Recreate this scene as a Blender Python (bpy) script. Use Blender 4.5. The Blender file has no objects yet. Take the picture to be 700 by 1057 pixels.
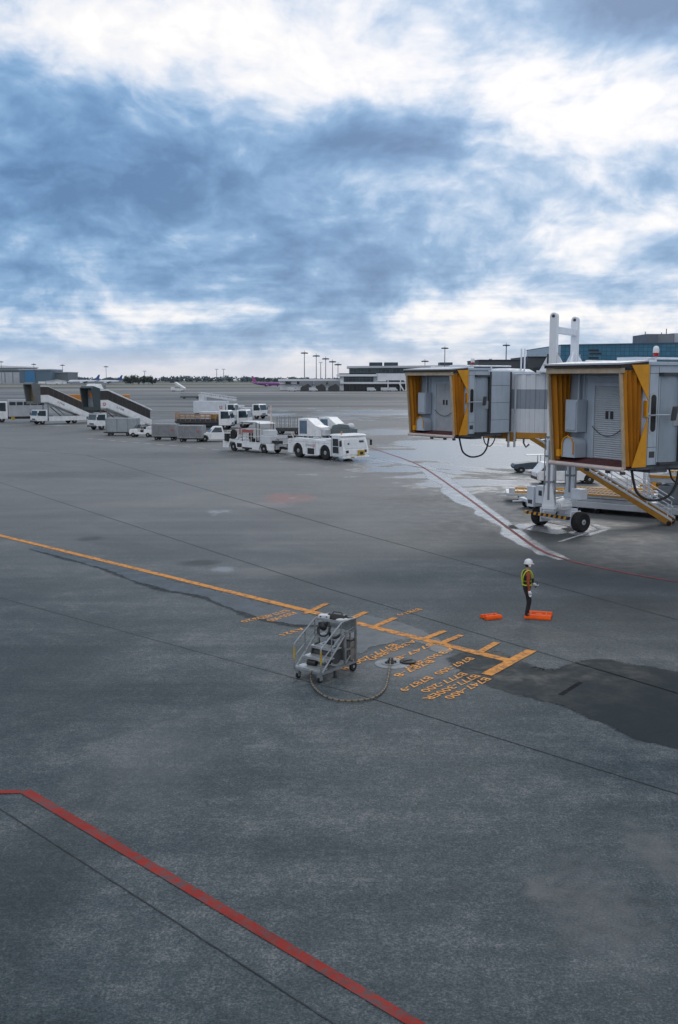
import bpy, math, random
from math import sin, cos, pi, radians as R, atan2, hypot, tan
from mathutils import Matrix, Vector
random.seed(7)
HAZE = 0.00002
scene = bpy.context.scene
COL = scene.collection

# ------------------------------------------------------------------ camera
CAM_H, CAM_F, CAM_T = 7.2, 1028.0, R(7.6)
cd = bpy.data.cameras.new('camera')
cd.sensor_fit = 'VERTICAL'; cd.sensor_height = 36.0; cd.lens = 36.0*CAM_F/1057.0
cd.clip_start = 0.1; cd.clip_end = 60000
cam = bpy.data.objects.new('camera', cd); COL.objects.link(cam)
cam.location = (0, 0, CAM_H); cam.rotation_euler = (pi/2-CAM_T, 0, 0)
scene.camera = cam

def G(px, py, z=0.0):
    """ground point seen at a pixel of the 700x1057 photograph (survey of the apron)"""
    a = (px-350)/CAM_F; b = -(py-528.5)/CAM_F
    d = (a, cos(CAM_T)+b*sin(CAM_T), -sin(CAM_T)+b*cos(CAM_T))
    t = (z-CAM_H)/d[2]
    return Vector((d[0]*t, d[1]*t, z))
def PZ(py, Y):
    b = -(py-528.5)/CAM_F
    return CAM_H+Y*tan(math.atan(b)-CAM_T)
def PX(px, Y):
    return (px-350)/CAM_F*Y*1.0088

# ------------------------------------------------------------------ tagging
def tag(o, label=None, cat=None, group=None, kind=None):
    if label: o['label'] = label
    if cat: o['category'] = cat
    if group: o['group'] = group
    if kind: o['kind'] = kind
    return o
def thing(name, label, cat, loc=(0, 0, 0), rot=0.0, group=None):
    o = bpy.data.objects.new(name, None); COL.objects.link(o)
    o.empty_display_size = 0.3
    o.location = loc; o.rotation_euler = (0, 0, rot)
    return tag(o, label, cat, group)
def copy_tree(o, parent=None):
    c = o.copy(); COL.objects.link(c)
    if parent: c.parent = parent
    for ch in [x for x in scene.objects if x.parent == o]:
        copy_tree(ch, c)
    return c

# repeated pieces of one part kind that become an object each
SPLIT = {'drive_box', 'stair_wheel', 'jack_leg', 'battery_hatch', 'canopy_post', 'ear_defender', 'case_latch', 'leg', 'bar_bracket', 'deck_hatch', 'vent_panel',
         'roof_aerial', 'vent_box', 'lift_column', 'lifting_eye', 'column_foot', 'hangar_door', 'floodlight', 'stringer', 'upper_rail', 'tread', 'roof_mast',
         'hydraulic_hose', 'cable_loop', 'door_window', 'window_band', 'side_skirt', 'side_flap', 'guide_rail', 'edge_rail', 'conduit', 'battery_box', 'container_frame', 'curtain',
         'brace', 'grip', 'engine_bay', 'hood_vent', 'louvre_slot', 'drain_pipe', 'side_window', 'glass_band', 'end_post', 'coupling_gear', 'wall', 'emblem', 'seat', 'lift_frame', 'tunnel_beam', 'red_panel', 'mullion', 'column_band', 'jack_screw'}
# ------------------------------------------------------------------ mesh builder
class MB:
    def __init__(s):
        s.v = []; s.f = []; s.mi = []; s.M = Matrix.Identity(4)
    def P(s, p): return s.M @ Vector(p)
    def add(s, vs, fs, m=0):
        b = len(s.v); s.v += [s.P(p) for p in vs]
        for f in fs: s.f.append(tuple(b+i for i in f)); s.mi.append(m)
    def box(s, x0, x1, y0, y1, z0, z1, m=0):
        s.add([(x0,y0,z0),(x1,y0,z0),(x1,y1,z0),(x0,y1,z0),(x0,y0,z1),(x1,y0,z1),(x1,y1,z1),(x0,y1,z1)],
              [(0,3,2,1),(4,5,6,7),(0,1,5,4),(1,2,6,5),(2,3,7,6),(3,0,4,7)], m)
    def cbox(s, c, d, m=0, rz=0, ry=0, rx=0):
        o = s.M
        s.M = o @ Matrix.Translation(c) @ Matrix.Rotation(rz,4,'Z') @ Matrix.Rotation(ry,4,'Y') @ Matrix.Rotation(rx,4,'X')
        s.box(-d[0]/2,d[0]/2,-d[1]/2,d[1]/2,-d[2]/2,d[2]/2,m); s.M = o
    def hexa(s, p, m=0):
        s.add(p, [(0,3,2,1),(4,5,6,7),(0,1,5,4),(1,2,6,5),(2,3,7,6),(3,0,4,7)], m)
    def prism(s, poly, axis, a0, a1, m=0):
        """polygon in the two other axes, extruded along axis"""
        n = len(poly)
        def mk(u, v, w):
            return {'x': (w,u,v), 'y': (u,w,v), 'z': (u,v,w)}[axis]
        vs = [mk(u,v,a0) for u,v in poly]+[mk(u,v,a1) for u,v in poly]
        A = sum(poly[i][0]*poly[(i+1)%n][1]-poly[(i+1)%n][0]*poly[i][1] for i in range(n))
        fl = (A < 0) != (axis == 'y')
        f0 = tuple(range(n)); f1 = tuple(range(n, 2*n))
        fs = [f0[::-1], f1]+[(i,(i+1)%n,n+(i+1)%n,n+i) for i in range(n)]
        if fl: fs = [f[::-1] for f in fs]
        s.add(vs, fs, m)
    def ring(s, c, u, w, r, n): return [c+u*(r*cos(2*pi*k/n))+w*(r*sin(2*pi*k/n)) for k in range(n)]
    def cyl(s, p0, p1, r0, r1=None, n=12, m=0):
        p0 = Vector(p0); p1 = Vector(p1); r1 = r0 if r1 is None else r1
        d = (p1-p0).normalized(); u = d.orthogonal().normalized(); w = d.cross(u)
        vs = s.ring(p0,u,w,r0,n)+s.ring(p1,u,w,r1,n)
        fs = [(k,(k+1)%n,n+(k+1)%n,n+k) for k in range(n)]+[tuple(range(n))[::-1], tuple(range(n,2*n))]
        s.add(vs, fs, m)
    def tube(s, path, r, n=8, m=0, mf=None):
        path = [Vector(p) for p in path]; rings = []; up = None
        for i, p in enumerate(path):
            d = (path[min(i+1,len(path)-1)]-path[max(i-1,0)]).normalized()
            if up is None: up = d.orthogonal().normalized()
            up = (up-d*up.dot(d)).normalized(); w = d.cross(up)
            rr = r[i] if isinstance(r, (list,tuple)) else r
            rings.append(s.ring(p, up, w, rr, n))
        b = len(s.v)
        for q in rings: s.v += [s.P(x) for x in q]
        for i in range(len(path)-1):
            mm = mf(i) if mf else m
            for k in range(n):
                s.f.append((b+i*n+k, b+i*n+(k+1)%n, b+(i+1)*n+(k+1)%n, b+(i+1)*n+k)); s.mi.append(mm)
        s.f.append(tuple(b+k for k in range(n))[::-1]); s.mi.append(m)
        e = b+(len(path)-1)*n
        s.f.append(tuple(e+k for k in range(n))); s.mi.append(m)
    def lathe(s, prof, c=(0,0,0), n=16, m=0, axis='z'):
        """prof: (r, h) pairs"""
        vs = []; fs = []
        for r, h in prof:
            for k in range(n):
                a = 2*pi*k/n
                p = (r*cos(a), r*sin(a), h)
                if axis == 'y': p = (r*cos(a), h, -r*sin(a))
                if axis == 'x': p = (h, r*cos(a), r*sin(a))
                vs.append((p[0]+c[0], p[1]+c[1], p[2]+c[2]))
        for i in range(len(prof)-1):
            for k in range(n):
                fs.append((i*n+k, i*n+(k+1)%n, (i+1)*n+(k+1)%n, (i+1)*n+k))
        fs.append(tuple(range(n))[::-1]); fs.append(tuple((len(prof)-1)*n+k for k in range(n)))
        s.add(vs, fs, m)
    def sph(s, c, r, nu=12, nv=8, m=0):
        rx, ry, rz = r if isinstance(r, (tuple,list)) else (r,r,r)
        vs = [(c[0],c[1],c[2]-rz)]; fs = []
        for j in range(1, nv):
            t = pi*j/nv-pi/2
            for k in range(nu):
                a = 2*pi*k/nu
                vs.append((c[0]+rx*cos(t)*cos(a), c[1]+ry*cos(t)*sin(a), c[2]+rz*sin(t)))
        vs.append((c[0],c[1],c[2]+rz)); L = len(vs)-1
        for k in range(nu): fs.append((0, 1+(k+1)%nu, 1+k))
        for j in range(nv-2):
            for k in range(nu):
                a = 1+j*nu; fs.append((a+k, a+(k+1)%nu, a+nu+(k+1)%nu, a+nu+k))
        a = 1+(nv-2)*nu
        for k in range(nu): fs.append((a+k, a+(k+1)%nu, L))
        s.add(vs, fs, m)
    def poly(s, pts, m=0):
        s.add(pts, [tuple(range(len(pts)))], m)
    def mesh(s, name, mats, smooth=None):
        me = bpy.data.meshes.new(name)
        me.from_pydata([tuple(v) for v in s.v], [], s.f)
        mats = mats if isinstance(mats, (list,tuple)) else [mats]
        for m in mats: me.materials.append(m)
        me.polygons.foreach_set('material_index', s.mi)
        if smooth is not None:
            me.polygons.foreach_set('use_smooth', [True]*len(s.f))
            me.set_sharp_from_angle(angle=R(smooth))
        me.update()
        return me
    def islands(s):
        par = list(range(len(s.v)))
        def find(a):
            while par[a] != a: par[a] = par[par[a]]; a = par[a]
            return a
        for f in s.f:
            for q in f[1:]: par[find(q)] = find(f[0])
        g = {}
        for f, mi in zip(s.f, s.mi): g.setdefault(find(f[0]), []).append((f, mi))
        out = []
        for fs in g.values():
            ids = sorted({q for f, _ in fs for q in f}); mp = {q: i for i, q in enumerate(ids)}
            m = MB(); m.v = [s.v[q] for q in ids]; m.f = [tuple(mp[q] for q in f) for f, _ in fs]; m.mi = [mi for _, mi in fs]; out.append(m)
        return out
    def build(s, name, mats, parent=None, smooth=None, bevel=0):
        if name in SPLIT:
            q = s.islands()
            if len(q) > 1: return [m.build1(name, mats, parent, smooth, bevel) for m in q][0]
        return s.build1(name, mats, parent, smooth, bevel)
    def build1(s, name, mats, parent=None, smooth=None, bevel=0):
        o = bpy.data.objects.new(name, s.mesh(name, mats, smooth)); COL.objects.link(o)
        if parent: o.parent = parent
        if bevel:
            b = o.modifiers.new('bevel', 'BEVEL'); b.width = bevel; b.segments = 2
            b.limit_method = 'ANGLE'; b.angle_limit = R(40)
        return o
def one(name, mats, parent, fn, smooth=None, bevel=0):
    mb = MB(); fn(mb); return mb.build(name, mats, parent, smooth, bevel)
def struct(name, label, mb, mats, smooth=None, kind='structure', cat=None):
    o = mb.build(name, mats, None, smooth)
    return tag(o, label, cat or name.replace('_', ' '), None, kind)

# ------------------------------------------------------------------ node helper
class NT:
    def __init__(s, tree): s.t = tree; s.n = tree.nodes; s.l = tree.links
    def new(s, typ, **kw):
        n = s.n.new(typ)
        for k, v in kw.items(): setattr(n, k, v)
        return n
    def put(s, sock, v):
        if hasattr(v, 'is_output') or isinstance(v, bpy.types.NodeSocket): s.l.new(v, sock)
        elif v is not None: sock.default_value = v
    def math(s, op, a, b=None, c=None, clamp=False):
        n = s.new('ShaderNodeMath', operation=op, use_clamp=clamp)
        s.put(n.inputs[0], a); s.put(n.inputs[1], b)
        if c is not None: s.put(n.inputs[2], c)
        return n.outputs[0]
    def vmath(s, op, a, b=None, scale=None):
        n = s.new('ShaderNodeVectorMath', operation=op)
        s.put(n.inputs[0], a)
        if b is not None: s.put(n.inputs[1], b)
        if scale is not None: s.put(n.inputs['Scale'], scale)
        return n.outputs['Value'] if op in ('LENGTH','DOT_PRODUCT','DISTANCE') else n.outputs[0]
    def noise(s, vec, scale, detail=4, rough=0.5, dist=0.0, out=0):
        n = s.new('ShaderNodeTexNoise'); s.put(n.inputs['Vector'], vec)
        s.put(n.inputs['Scale'], scale); s.put(n.inputs['Detail'], detail)
        s.put(n.inputs['Roughness'], rough); s.put(n.inputs['Distortion'], dist)
        return n.outputs[out]
    def mix(s, f, a, b, blend='MIX'):
        n = s.new('ShaderNodeMix', data_type='RGBA', blend_type=blend)
        s.put(n.inputs[0], f); s.put(n.inputs[6], a); s.put(n.inputs[7], b)
        return n.outputs[2]
    def step(s, v, lo, hi, t0=0.0, t1=1.0):
        n = s.new('ShaderNodeMapRange', interpolation_type='SMOOTHSTEP')
        s.put(n.inputs[0], v); s.put(n.inputs[1], lo); s.put(n.inputs[2], hi)
        s.put(n.inputs[3], t0); s.put(n.inputs[4], t1)
        return n.outputs[0]
    def ramp(s, v, stops, interp='LINEAR'):
        n = s.new('ShaderNodeValToRGB'); cr = n.color_ramp; cr.interpolation = interp
        while len(cr.elements) < len(stops): cr.elements.new(0.5)
        for e, (p, c) in zip(cr.elements, stops): e.position = p; e.color = (*c, 1)
        s.put(n.inputs[0], v); return n.outputs[0]
    def xyz(s, v):
        n = s.new('ShaderNodeSeparateXYZ'); s.put(n.inputs[0], v); return n.outputs
    def comb(s, x, y, z):
        n = s.new('ShaderNodeCombineXYZ'); s.put(n.inputs[0],x); s.put(n.inputs[1],y); s.put(n.inputs[2],z); return n.outputs[0]
    def bump(s, h, strength, dist):
        n = s.new('ShaderNodeBump'); s.put(n.inputs['Height'], h)
        s.put(n.inputs['Strength'], strength); s.put(n.inputs['Distance'], dist); return n.outputs[0]

def rgb(c): return (*c, 1.0)
_mats = {}
def paint(name, c, rough=0.5, metal=0.0, var=0.12, scale=2.5, bump=0.0, dirt=0.0, spec=0.5, streak=False):
    """procedural paint, metal, rubber or fabric with slight uneven tone and grime"""
    if name in _mats: return _mats[name]
    m = bpy.data.materials.new(name); m.use_nodes = True
    N = NT(m.node_tree); b = N.n['Principled BSDF']
    tc = N.new('ShaderNodeTexCoord').outputs['Object']
    n1 = N.noise(tc, scale, 6, 0.6)
    f = N.step(n1, 0.3, 0.7)
    lo = tuple(x*(1-var) for x in c); hi = tuple(min(1, x*(1+var*0.6)) for x in c)
    col = N.mix(f, rgb(lo), rgb(hi))
    if dirt:
        sc = N.vmath('MULTIPLY', tc, (1.0, 1.0, 0.18) if streak else (1, 1, 1))
        n2 = N.noise(sc, scale*(4.5 if streak else 2.2), 8, 0.7)
        d = N.math('MULTIPLY', N.step(n2, 0.48, 0.72), dirt)
        col = N.mix(d, col, rgb(tuple(x*0.35+0.012 for x in c)))
    N.put(b.inputs['Base Color'], col)
    N.put(b.inputs['Roughness'], N.step(N.noise(tc, scale*3, 4), 0.25, 0.75, max(0.02, rough-0.1), min(1, rough+0.12)))
    b.inputs['Metallic'].default_value = metal
    b.inputs['Specular IOR Level'].default_value = spec
    if bump: N.put(b.inputs['Normal'], N.bump(N.noise(tc, scale*14, 4), 0.5, bump))
    _mats[name] = m
    return m
def glass(name='window_glass', c=(0.02, 0.03, 0.035), rough=0.06):
    return paint(name, c, rough, 0.0, 0.2, 1.0, spec=0.8)

WHITE = paint('white_paint', (0.76, 0.78, 0.80), 0.38, 0, 0.10, 1.5, dirt=0.34, streak=True)
WHITE2 = paint('dull_white_paint', (0.58, 0.61, 0.65), 0.5, 0, 0.10, 1.2, dirt=0.3, streak=True)
CABGREY = paint('bridge_grey_paint', (0.40, 0.47, 0.55), 0.5, 0, 0.08, 1.0, dirt=0.2, streak=True)
CABDOOR = paint('bridge_door_grey', (0.42, 0.46, 0.50), 0.5, 0, 0.10, 1.4, dirt=0.2, streak=True)
TUNWHITE = paint('tunnel_white_paint', (0.70, 0.74, 0.80), 0.45, 0, 0.06, 0.8, dirt=0.2, streak=True)
TUNGREY = paint('tunnel_grey_band', (0.27, 0.31, 0.37), 0.45, 0, 0.06, 0.8, dirt=0.15, streak=True)
YELLOW = paint('canopy_yellow', (0.64, 0.285, 0.006), 0.6, 0, 0.12, 2.0, dirt=0.2)
ORANGEF = paint('canopy_orange_fabric', (0.47, 0.185, 0.008), 0.8, 0, 0.12, 1.2, dirt=0.18)
STEELY = paint('stair_yellow_paint', (0.50, 0.23, 0.020), 0.55, 0, 0.15, 2.0, dirt=0.3)
FOAM = paint('cream_foam_pad', (0.42, 0.34, 0.24), 0.7, 0, 0.15, 3, dirt=0.4)
BUMPERW = paint('pale_bumper_rubber', (0.55, 0.47, 0.44), 0.6, 0, 0.15, 3, dirt=0.3)
DKRED = paint('dark_red_floor', (0.085, 0.018, 0.018), 0.6, 0, 0.2, 3)
DKGREY = paint('dark_grey_paint', (0.045, 0.05, 0.055), 0.6, 0, 0.2, 2)
MIDGREY = paint('mid_grey_paint', (0.20, 0.225, 0.25), 0.55, 0, 0.14, 2, dirt=0.25, streak=True)
RUBBER = paint('black_rubber', (0.012, 0.012, 0.013), 0.8, 0, 0.3, 6, bump=0.004)
BLACK = paint('black_plastic', (0.010, 0.011, 0.012), 0.45, 0, 0.2, 5)
STEEL = paint('galvanised_steel', (0.30, 0.32, 0.335), 0.42, 0.5, 0.2, 6, dirt=0.35)
ALU = paint('checker_aluminium', (0.44, 0.465, 0.48), 0.38, 0.6, 0.2, 9, dirt=0.3, bump=0.004)
RIM = paint('wheel_rim_paint', (0.42, 0.46, 0.49), 0.5, 0.2, 0.15, 5, dirt=0.3)
GLASS = glass()
GLASSB = glass('blue_tinted_glass', (0.015, 0.035, 0.05), 0.05)
TEAL = paint('teal_glazing', (0.012, 0.05, 0.065), 0.12, 0, 0.25, 0.15)
AMBER = paint('amber_lens', (0.55, 0.18, 0.02), 0.3, 0, 0.1)
REDL = paint('red_lens', (0.45, 0.03, 0.02), 0.3, 0, 0.1)
REDP = paint('red_emblem_paint', (0.42, 0.03, 0.03), 0.5, 0, 0.1)
DKTEXT = paint('dark_lettering_paint', (0.05, 0.06, 0.09), 0.5, 0, 0.1)
YELP = paint('yellow_plate_paint', (0.45, 0.30, 0.04), 0.5, 0, 0.15)
CHOCK = paint('orange_plastic', (0.80, 0.098, 0.005), 0.65, 0, 0.15, 6, dirt=0.4, spec=0.2)
BLUEP = paint('dark_blue_paint', (0.02, 0.06, 0.13), 0.4, 0, 0.15)

# ------------------------------------------------------------------ wheels
_wc = {}
def wheel(parent, x, y, r, w=None, name='wheel', axis='y'):
    """a tyre with a rim as its child; y axis is the axle"""
    w = w or r*0.55; k = (round(r,3), round(w,3), axis)
    if k not in _wc:
        t = MB(); prof = [(r*0.56,-w*0.46),(r*0.60,-w/2),(r*0.86,-w/2),(r*0.97,-w*0.40),(r,-w*0.2),(r,w*0.2),(r*0.97,w*0.40),(r*0.86,w/2),(r*0.60,w/2),(r*0.56,w*0.46)]
        t.lathe(prof, n=24, axis=axis)
        q = MB(); q.lathe([(r*0.57,-w*0.44),(r*0.50,-w*0.38),(r*0.30,-w*0.30),(r*0.27,-w*0.46),(r*0.10,-w*0.50),
                           (r*0.10,w*0.50),(r*0.27,w*0.46),(r*0.30,w*0.30),(r*0.50,w*0.38),(r*0.57,w*0.44)], n=20, axis=axis)
        _wc[k] = (t.mesh('tyre', RUBBER, 40), q.mesh('rim', RIM, 40))
    o = bpy.data.objects.new(name, _wc[k][0]); COL.objects.link(o); o.parent = parent; o.location = (x, y, r)
    c = bpy.data.objects.new('rim', _wc[k][1]); COL.objects.link(c); c.parent = o
    return o

def text_mesh(mb, s, origin, xd, yd, width, height, m=0, bold=0.0):
    """the letters of s laid into mb: origin is the lower left corner, xd and yd the directions of writing and of the letters' tops"""
    cu = bpy.data.curves.new('lettering', 'FONT'); cu.body = s; cu.resolution_u = 2; cu.offset = bold
    ob = bpy.data.objects.new('lettering', cu); COL.objects.link(ob)
    dg = bpy.context.evaluated_depsgraph_get(); me = bpy.data.meshes.new_from_object(ob.evaluated_get(dg))
    xs = [v.co.x for v in me.vertices]; ys = [v.co.y for v in me.vertices]
    x0, x1, y0, y1 = min(xs), max(xs), min(ys), max(ys)
    origin = Vector(origin); xd = Vector(xd).normalized(); yd = Vector(yd).normalized()
    vs = [origin+xd*((v.co.x-x0)/(x1-x0)*width)+yd*((v.co.y-y0)/(y1-y0)*height) for v in me.vertices]
    mb.add(vs, [tuple(p.vertices) for p in me.polygons], m)
    COL.objects.unlink(ob); bpy.data.objects.remove(ob); bpy.data.curves.remove(cu); bpy.data.meshes.remove(me)
# ------------------------------------------------------------------ sky
SUN_AZ, SUN_EL = R(14), R(27)          # azimuth from +Y towards +X
w = bpy.data.worlds.new('World'); scene.world = w; w.use_nodes = True
N = NT(w.node_tree)
bg = N.n['Background']
sky = N.new('ShaderNodeTexSky', sky_type='NISHITA'); sky.sun_disc = False
sky.sun_elevation = SUN_EL; sky.sun_rotation = SUN_AZ; sky.altitude = 0; sky.air_density = 1; sky.dust_density = 1.5
d = N.vmath('NORMALIZE', N.new('ShaderNodeTexCoord').outputs['Generated'])
X, Y, Z = N.xyz(d)
az = N.math('MULTIPLY', N.math('ARCTAN2', X, Y), 180/pi)
el = N.math('MULTIPLY', N.math('ARCSINE', Z), 180/pi)
Zc = N.math('ADD', N.math('MAXIMUM', Z, 0.0), 0.48)
u = N.math('DIVIDE', X, Zc); v = N.math('DIVIDE', Y, Zc)
p = N.comb(u, v, 0.0)
warp = N.noise(p, 3.2, 3, 0.5, out=1)
pw = N.vmath('ADD', p, N.vmath('SCALE', N.vmath('SUBTRACT', warp, (0.5, 0.5, 0.5)), scale=0.16))
n_big = N.noise(pw, 3.1, 5, 0.5)
n_med = N.noise(N.vmath('ADD', pw, (3.7, 1.2, 0)), 9.5, 8, 0.57)
n_str = N.noise(N.comb(N.math('MULTIPLY', az, 0.045), N.math('MULTIPLY', el, 0.60), 0.0), 2.0, 7, 0.6)
def blob(a0, e0, sa, se, amp, rot=0.0):
    """an elongated bank of thicker or thinner cloud round one direction of the sky"""
    da = N.math('SUBTRACT', az, a0); de = N.math('SUBTRACT', el, e0)
    c, s_ = cos(R(rot)), sin(R(rot))
    q = N.math('ADD', N.math('MULTIPLY', da, c/sa), N.math('MULTIPLY', de, s_/sa))
    r = N.math('ADD', N.math('MULTIPLY', da, -s_/se), N.math('MULTIPLY', de, c/se))
    g = N.math('EXPONENT', N.math('MULTIPLY', N.math('ADD', N.math('MULTIPLY', q, q), N.math('MULTIPLY', r, r)), -1.0))
    return N.math('MULTIPLY', g, amp)
def A(px): return (px-350)/1028*180/pi
def E_(py): return math.degrees(math.atan((528.5-py)/1028))-7.6
BLOBS = [ # photo px, py, widths in degrees, amplitude, rotation: bright (+) and dark (-) banks
    (420, 60, 11.0, 3.4, 0.35, -4), (150, 20, 8.0, 3.0, 0.30, 0), (300, 118, 2.6, 1.2, 0.20, 0), (560, 110, 5.0, 3.4, 0.20, 0), (655, 140, 3.6, 4.5, 0.20, 0), (600, 240, 6.0, 1.9, 0.30, 4),
    (500, 195, 3.6, 1.4, 0.20, 0), (660, 18, 4.5, 1.8, -0.62, 0), (655, 200, 2.6, 1.2, -0.30, 10), (555, 165, 2.2, 1.0, -0.12, 0),
    (110, 185, 9.5, 3.0, -0.27, 4), (400, 142, 5.0, 1.4, -0.34, -8), (30, 100, 4.0, 1.6, -0.12, 0), (300, 235, 9.0, 2.2, -0.16, -6),
    (200, 322, 6.0, 0.5, 0.16, 0), (430, 325, 3.0, 0.6, 0.18, 0), (60, 330, 5.0, 0.6, 0.10, 0), (660, 285, 5.0, 0.8, 0.14, 0),
    (300, 285, 12.0, 1.2, -0.10, 0), (570, 325, 7.0, 1.3, 0.20, 0), (40, 50, 6.0, 1.2, 0.16, 0)]
acc = N.math('MULTIPLY', N.math('SUBTRACT', n_big, 0.5), 0.95)
acc = N.math('ADD', acc, N.math('MULTIPLY', N.math('SUBTRACT', n_med, 0.5), 1.0))
n_fin = N.noise(N.vmath('ADD', pw, (8.1, 5.5, 0)), 27.0, 6, 0.55)
acc = N.math('ADD', acc, N.math('MULTIPLY', N.math('SUBTRACT', n_fin, 0.5), 0.36))
strw = N.step(el, 1.0, 9.0, 0.85, 0.08)
acc = N.math('ADD', acc, N.math('MULTIPLY', N.math('SUBTRACT', n_str, 0.5), strw))
acc = N.math('ADD', acc, N.step(el, 14.0, 45.0, 0.45, 0.66))
acc = N.math('ADD', acc, N.step(Y, 0.45, -0.4, 0.0, 0.24))
acc = N.math('ADD', acc, N.step(el, 1.0, 7.5, 0.07, 0.0))
for px, py, sa, se, amp, rot in BLOBS:
    acc = N.math('ADD', acc, blob(A(px), E_(py), sa, se, amp, rot))
acc = N.math('ADD', N.math('MULTIPLY', N.math('SUBTRACT', acc, 0.5), 1.12), 0.49)
cl = N.ramp(acc, [(0.00, (0.095, 0.215, 0.42)), (0.22, (0.150, 0.305, 0.545)), (0.40, (0.240, 0.420, 0.67)), (0.55, (0.43, 0.58, 0.79)),
                  (0.68, (0.68, 0.76, 0.89)), (0.80, (0.88, 0.90, 0.955)), (0.92, (1.0, 0.985, 0.985)), (1.00, (1.10, 1.07, 1.05))])
hz = N.step(el, -0.5, 4.2, 0.55, 0.0)
cl = N.mix(hz, cl, rgb((0.50, 0.63, 0.79)))
wm = N.step(el, 0.2, 2.0, 0.62, 0.0)
cl = N.mix(wm, cl, rgb((0.82, 0.80, 0.84)))
cl10 = N.vmath('SCALE', cl, scale=10.0)
both = N.mix(0.95, sky.outputs[0], cl10)
below = N.step(el, -1.5, -0.2, 0.0, 1.0)
both = N.mix(below, rgb((1.0, 1.1, 1.25)), both)
N.put(bg.inputs[0], both); bg.inputs[1].default_value = 0.1

sl = bpy.data.lights.new('sun', 'SUN'); sl.energy = 0.55; sl.angle = R(16); sl.color = (1.0, 0.95, 0.88)
so = bpy.data.objects.new('sun', sl); COL.objects.link(so); so.location = (40, 160, 90)
so.rotation_euler = Vector((-sin(SUN_AZ)*cos(SUN_EL), -cos(SUN_AZ)*cos(SUN_EL), -sin(SUN_EL))).to_track_quat('-Z', 'Y').to_euler()
scene.view_settings.view_transform = 'Standard'
scene.view_settings.look = 'None'
scene.view_settings.exposure = 0.0; scene.view_settings.gamma = 1.0
scene.view_settings.use_curve_mapping = False

# ------------------------------------------------------------------ apron
def ellipse_mask(N, pos, c, rx, ry, rot, soft, noise, amp):
    """soft-edged stain on the slab: 1 inside, 0 outside, with a ragged rim"""
    x, y, z = N.xyz(pos)
    dx = N.math('SUBTRACT', x, c[0]); dy = N.math('SUBTRACT', y, c[1])
    cs, sn = cos(rot), sin(rot)
    a = N.math('ADD', N.math('MULTIPLY', dx, cs/rx), N.math('MULTIPLY', dy, sn/rx))
    b = N.math('ADD', N.math('MULTIPLY', dx, -sn/ry), N.math('MULTIPLY', dy, cs/ry))
    r = N.math('SQRT', N.math('ADD', N.math('MULTIPLY', a, a), N.math('MULTIPLY', b, b)))
    r = N.math('ADD', r, N.math('MULTIPLY', N.math('SUBTRACT', noise, 0.5), amp))
    return N.step(r, 1.0-soft, 1.0, 1.0, 0.0)
am = bpy.data.materials.new('apron_concrete'); am.use_nodes = True
N = NT(am.node_tree); b = N.n['Principled BSDF']
pos = N.new('ShaderNodeNewGeometry').outputs['Position']
px_, py_, pz_ = N.xyz(pos)
fine = N.step(N.noise(pos, 9.0, 6, 0.78), 0.30, 0.70)
grain = N.step(N.noise(pos, 27.0, 3, 0.8), 0.32, 0.68)
mid = N.noise(pos, 1.6, 8, 0.68)
big = N.noise(pos, 0.16, 7, 0.62, 0.6)
huge = N.noise(pos, 0.028, 5, 0.55, 0.4)
rag = N.noise(pos, 0.9, 6, 0.6)
rag2 = N.noise(pos, 0.22, 7, 0.62)
# brushed streaks along the direction planes and trucks roll
rot = N.new('ShaderNodeMapping'); N.put(rot.inputs['Vector'], pos); rot.inputs['Rotation'].default_value = (0, 0, R(38)); rot.inputs['Scale'].default_value = (0.05, 0.9, 1)
streak = N.noise(rot.outputs[0], 0.6, 6, 0.65)
tone = N.math('ADD', N.math('MULTIPLY', N.math('SUBTRACT', big, 0.5), 1.2), N.math('MULTIPLY', N.math('SUBTRACT', mid, 0.5), 1.35))
tone = N.math('ADD', tone, N.math('MULTIPLY', N.math('SUBTRACT', huge, 0.5), 0.9))
tone = N.math('ADD', tone, N.math('MULTIPLY', N.math('SUBTRACT', streak, 0.5), 0.9))
tone = N.math('ADD', tone, N.math('MULTIPLY', N.math('SUBTRACT', fine, 0.5), 0.42))
tone = N.math('ADD', tone, N.math('MULTIPLY', N.math('SUBTRACT', grain, 0.5), 0.60))
# slabs poured at different times differ slightly in tone
s_ = N.math('FLOOR', N.math('DIVIDE', N.math('SUBTRACT', N.math('MULTIPLY', N.math('ADD', px_, py_), 0.7071), 7.28), 8.6))
t_ = N.math('FLOOR', N.math('DIVIDE', N.math('MULTIPLY', N.math('SUBTRACT', py_, px_), 0.7071), 17.0))
wn_ = N.new('ShaderNodeTexWhiteNoise', noise_dimensions='2D'); N.put(wn_.inputs['Vector'], N.comb(s_, t_, 0.0))
tone = N.math('ADD', tone, N.math('MULTIPLY', N.math('SUBTRACT', wn_.outputs['Value'], 0.5), 0.13))
tone = N.math('ADD', tone, 0.53)
col = N.ramp(tone, [(0.0, (0.017, 0.027, 0.032)), (0.3, (0.038, 0.054, 0.062)), (0.55, (0.062, 0.080, 0.089)), (0.8, (0.108, 0.124, 0.131)), (1.0, (0.18, 0.185, 0.185))])
# farther concrete painted paler and browner, the grazing sheen put into its colour
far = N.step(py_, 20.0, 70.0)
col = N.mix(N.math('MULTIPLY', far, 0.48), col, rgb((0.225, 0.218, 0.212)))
# light patches of laitance wearing through
pale = N.step(N.noise(N.vmath('ADD', pos, (31, 7, 0)), 0.55, 9, 0.72), 0.60, 0.76)
col = N.mix(N.math('MULTIPLY', pale, 0.34), col, rgb((0.21, 0.21, 0.21)))
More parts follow.
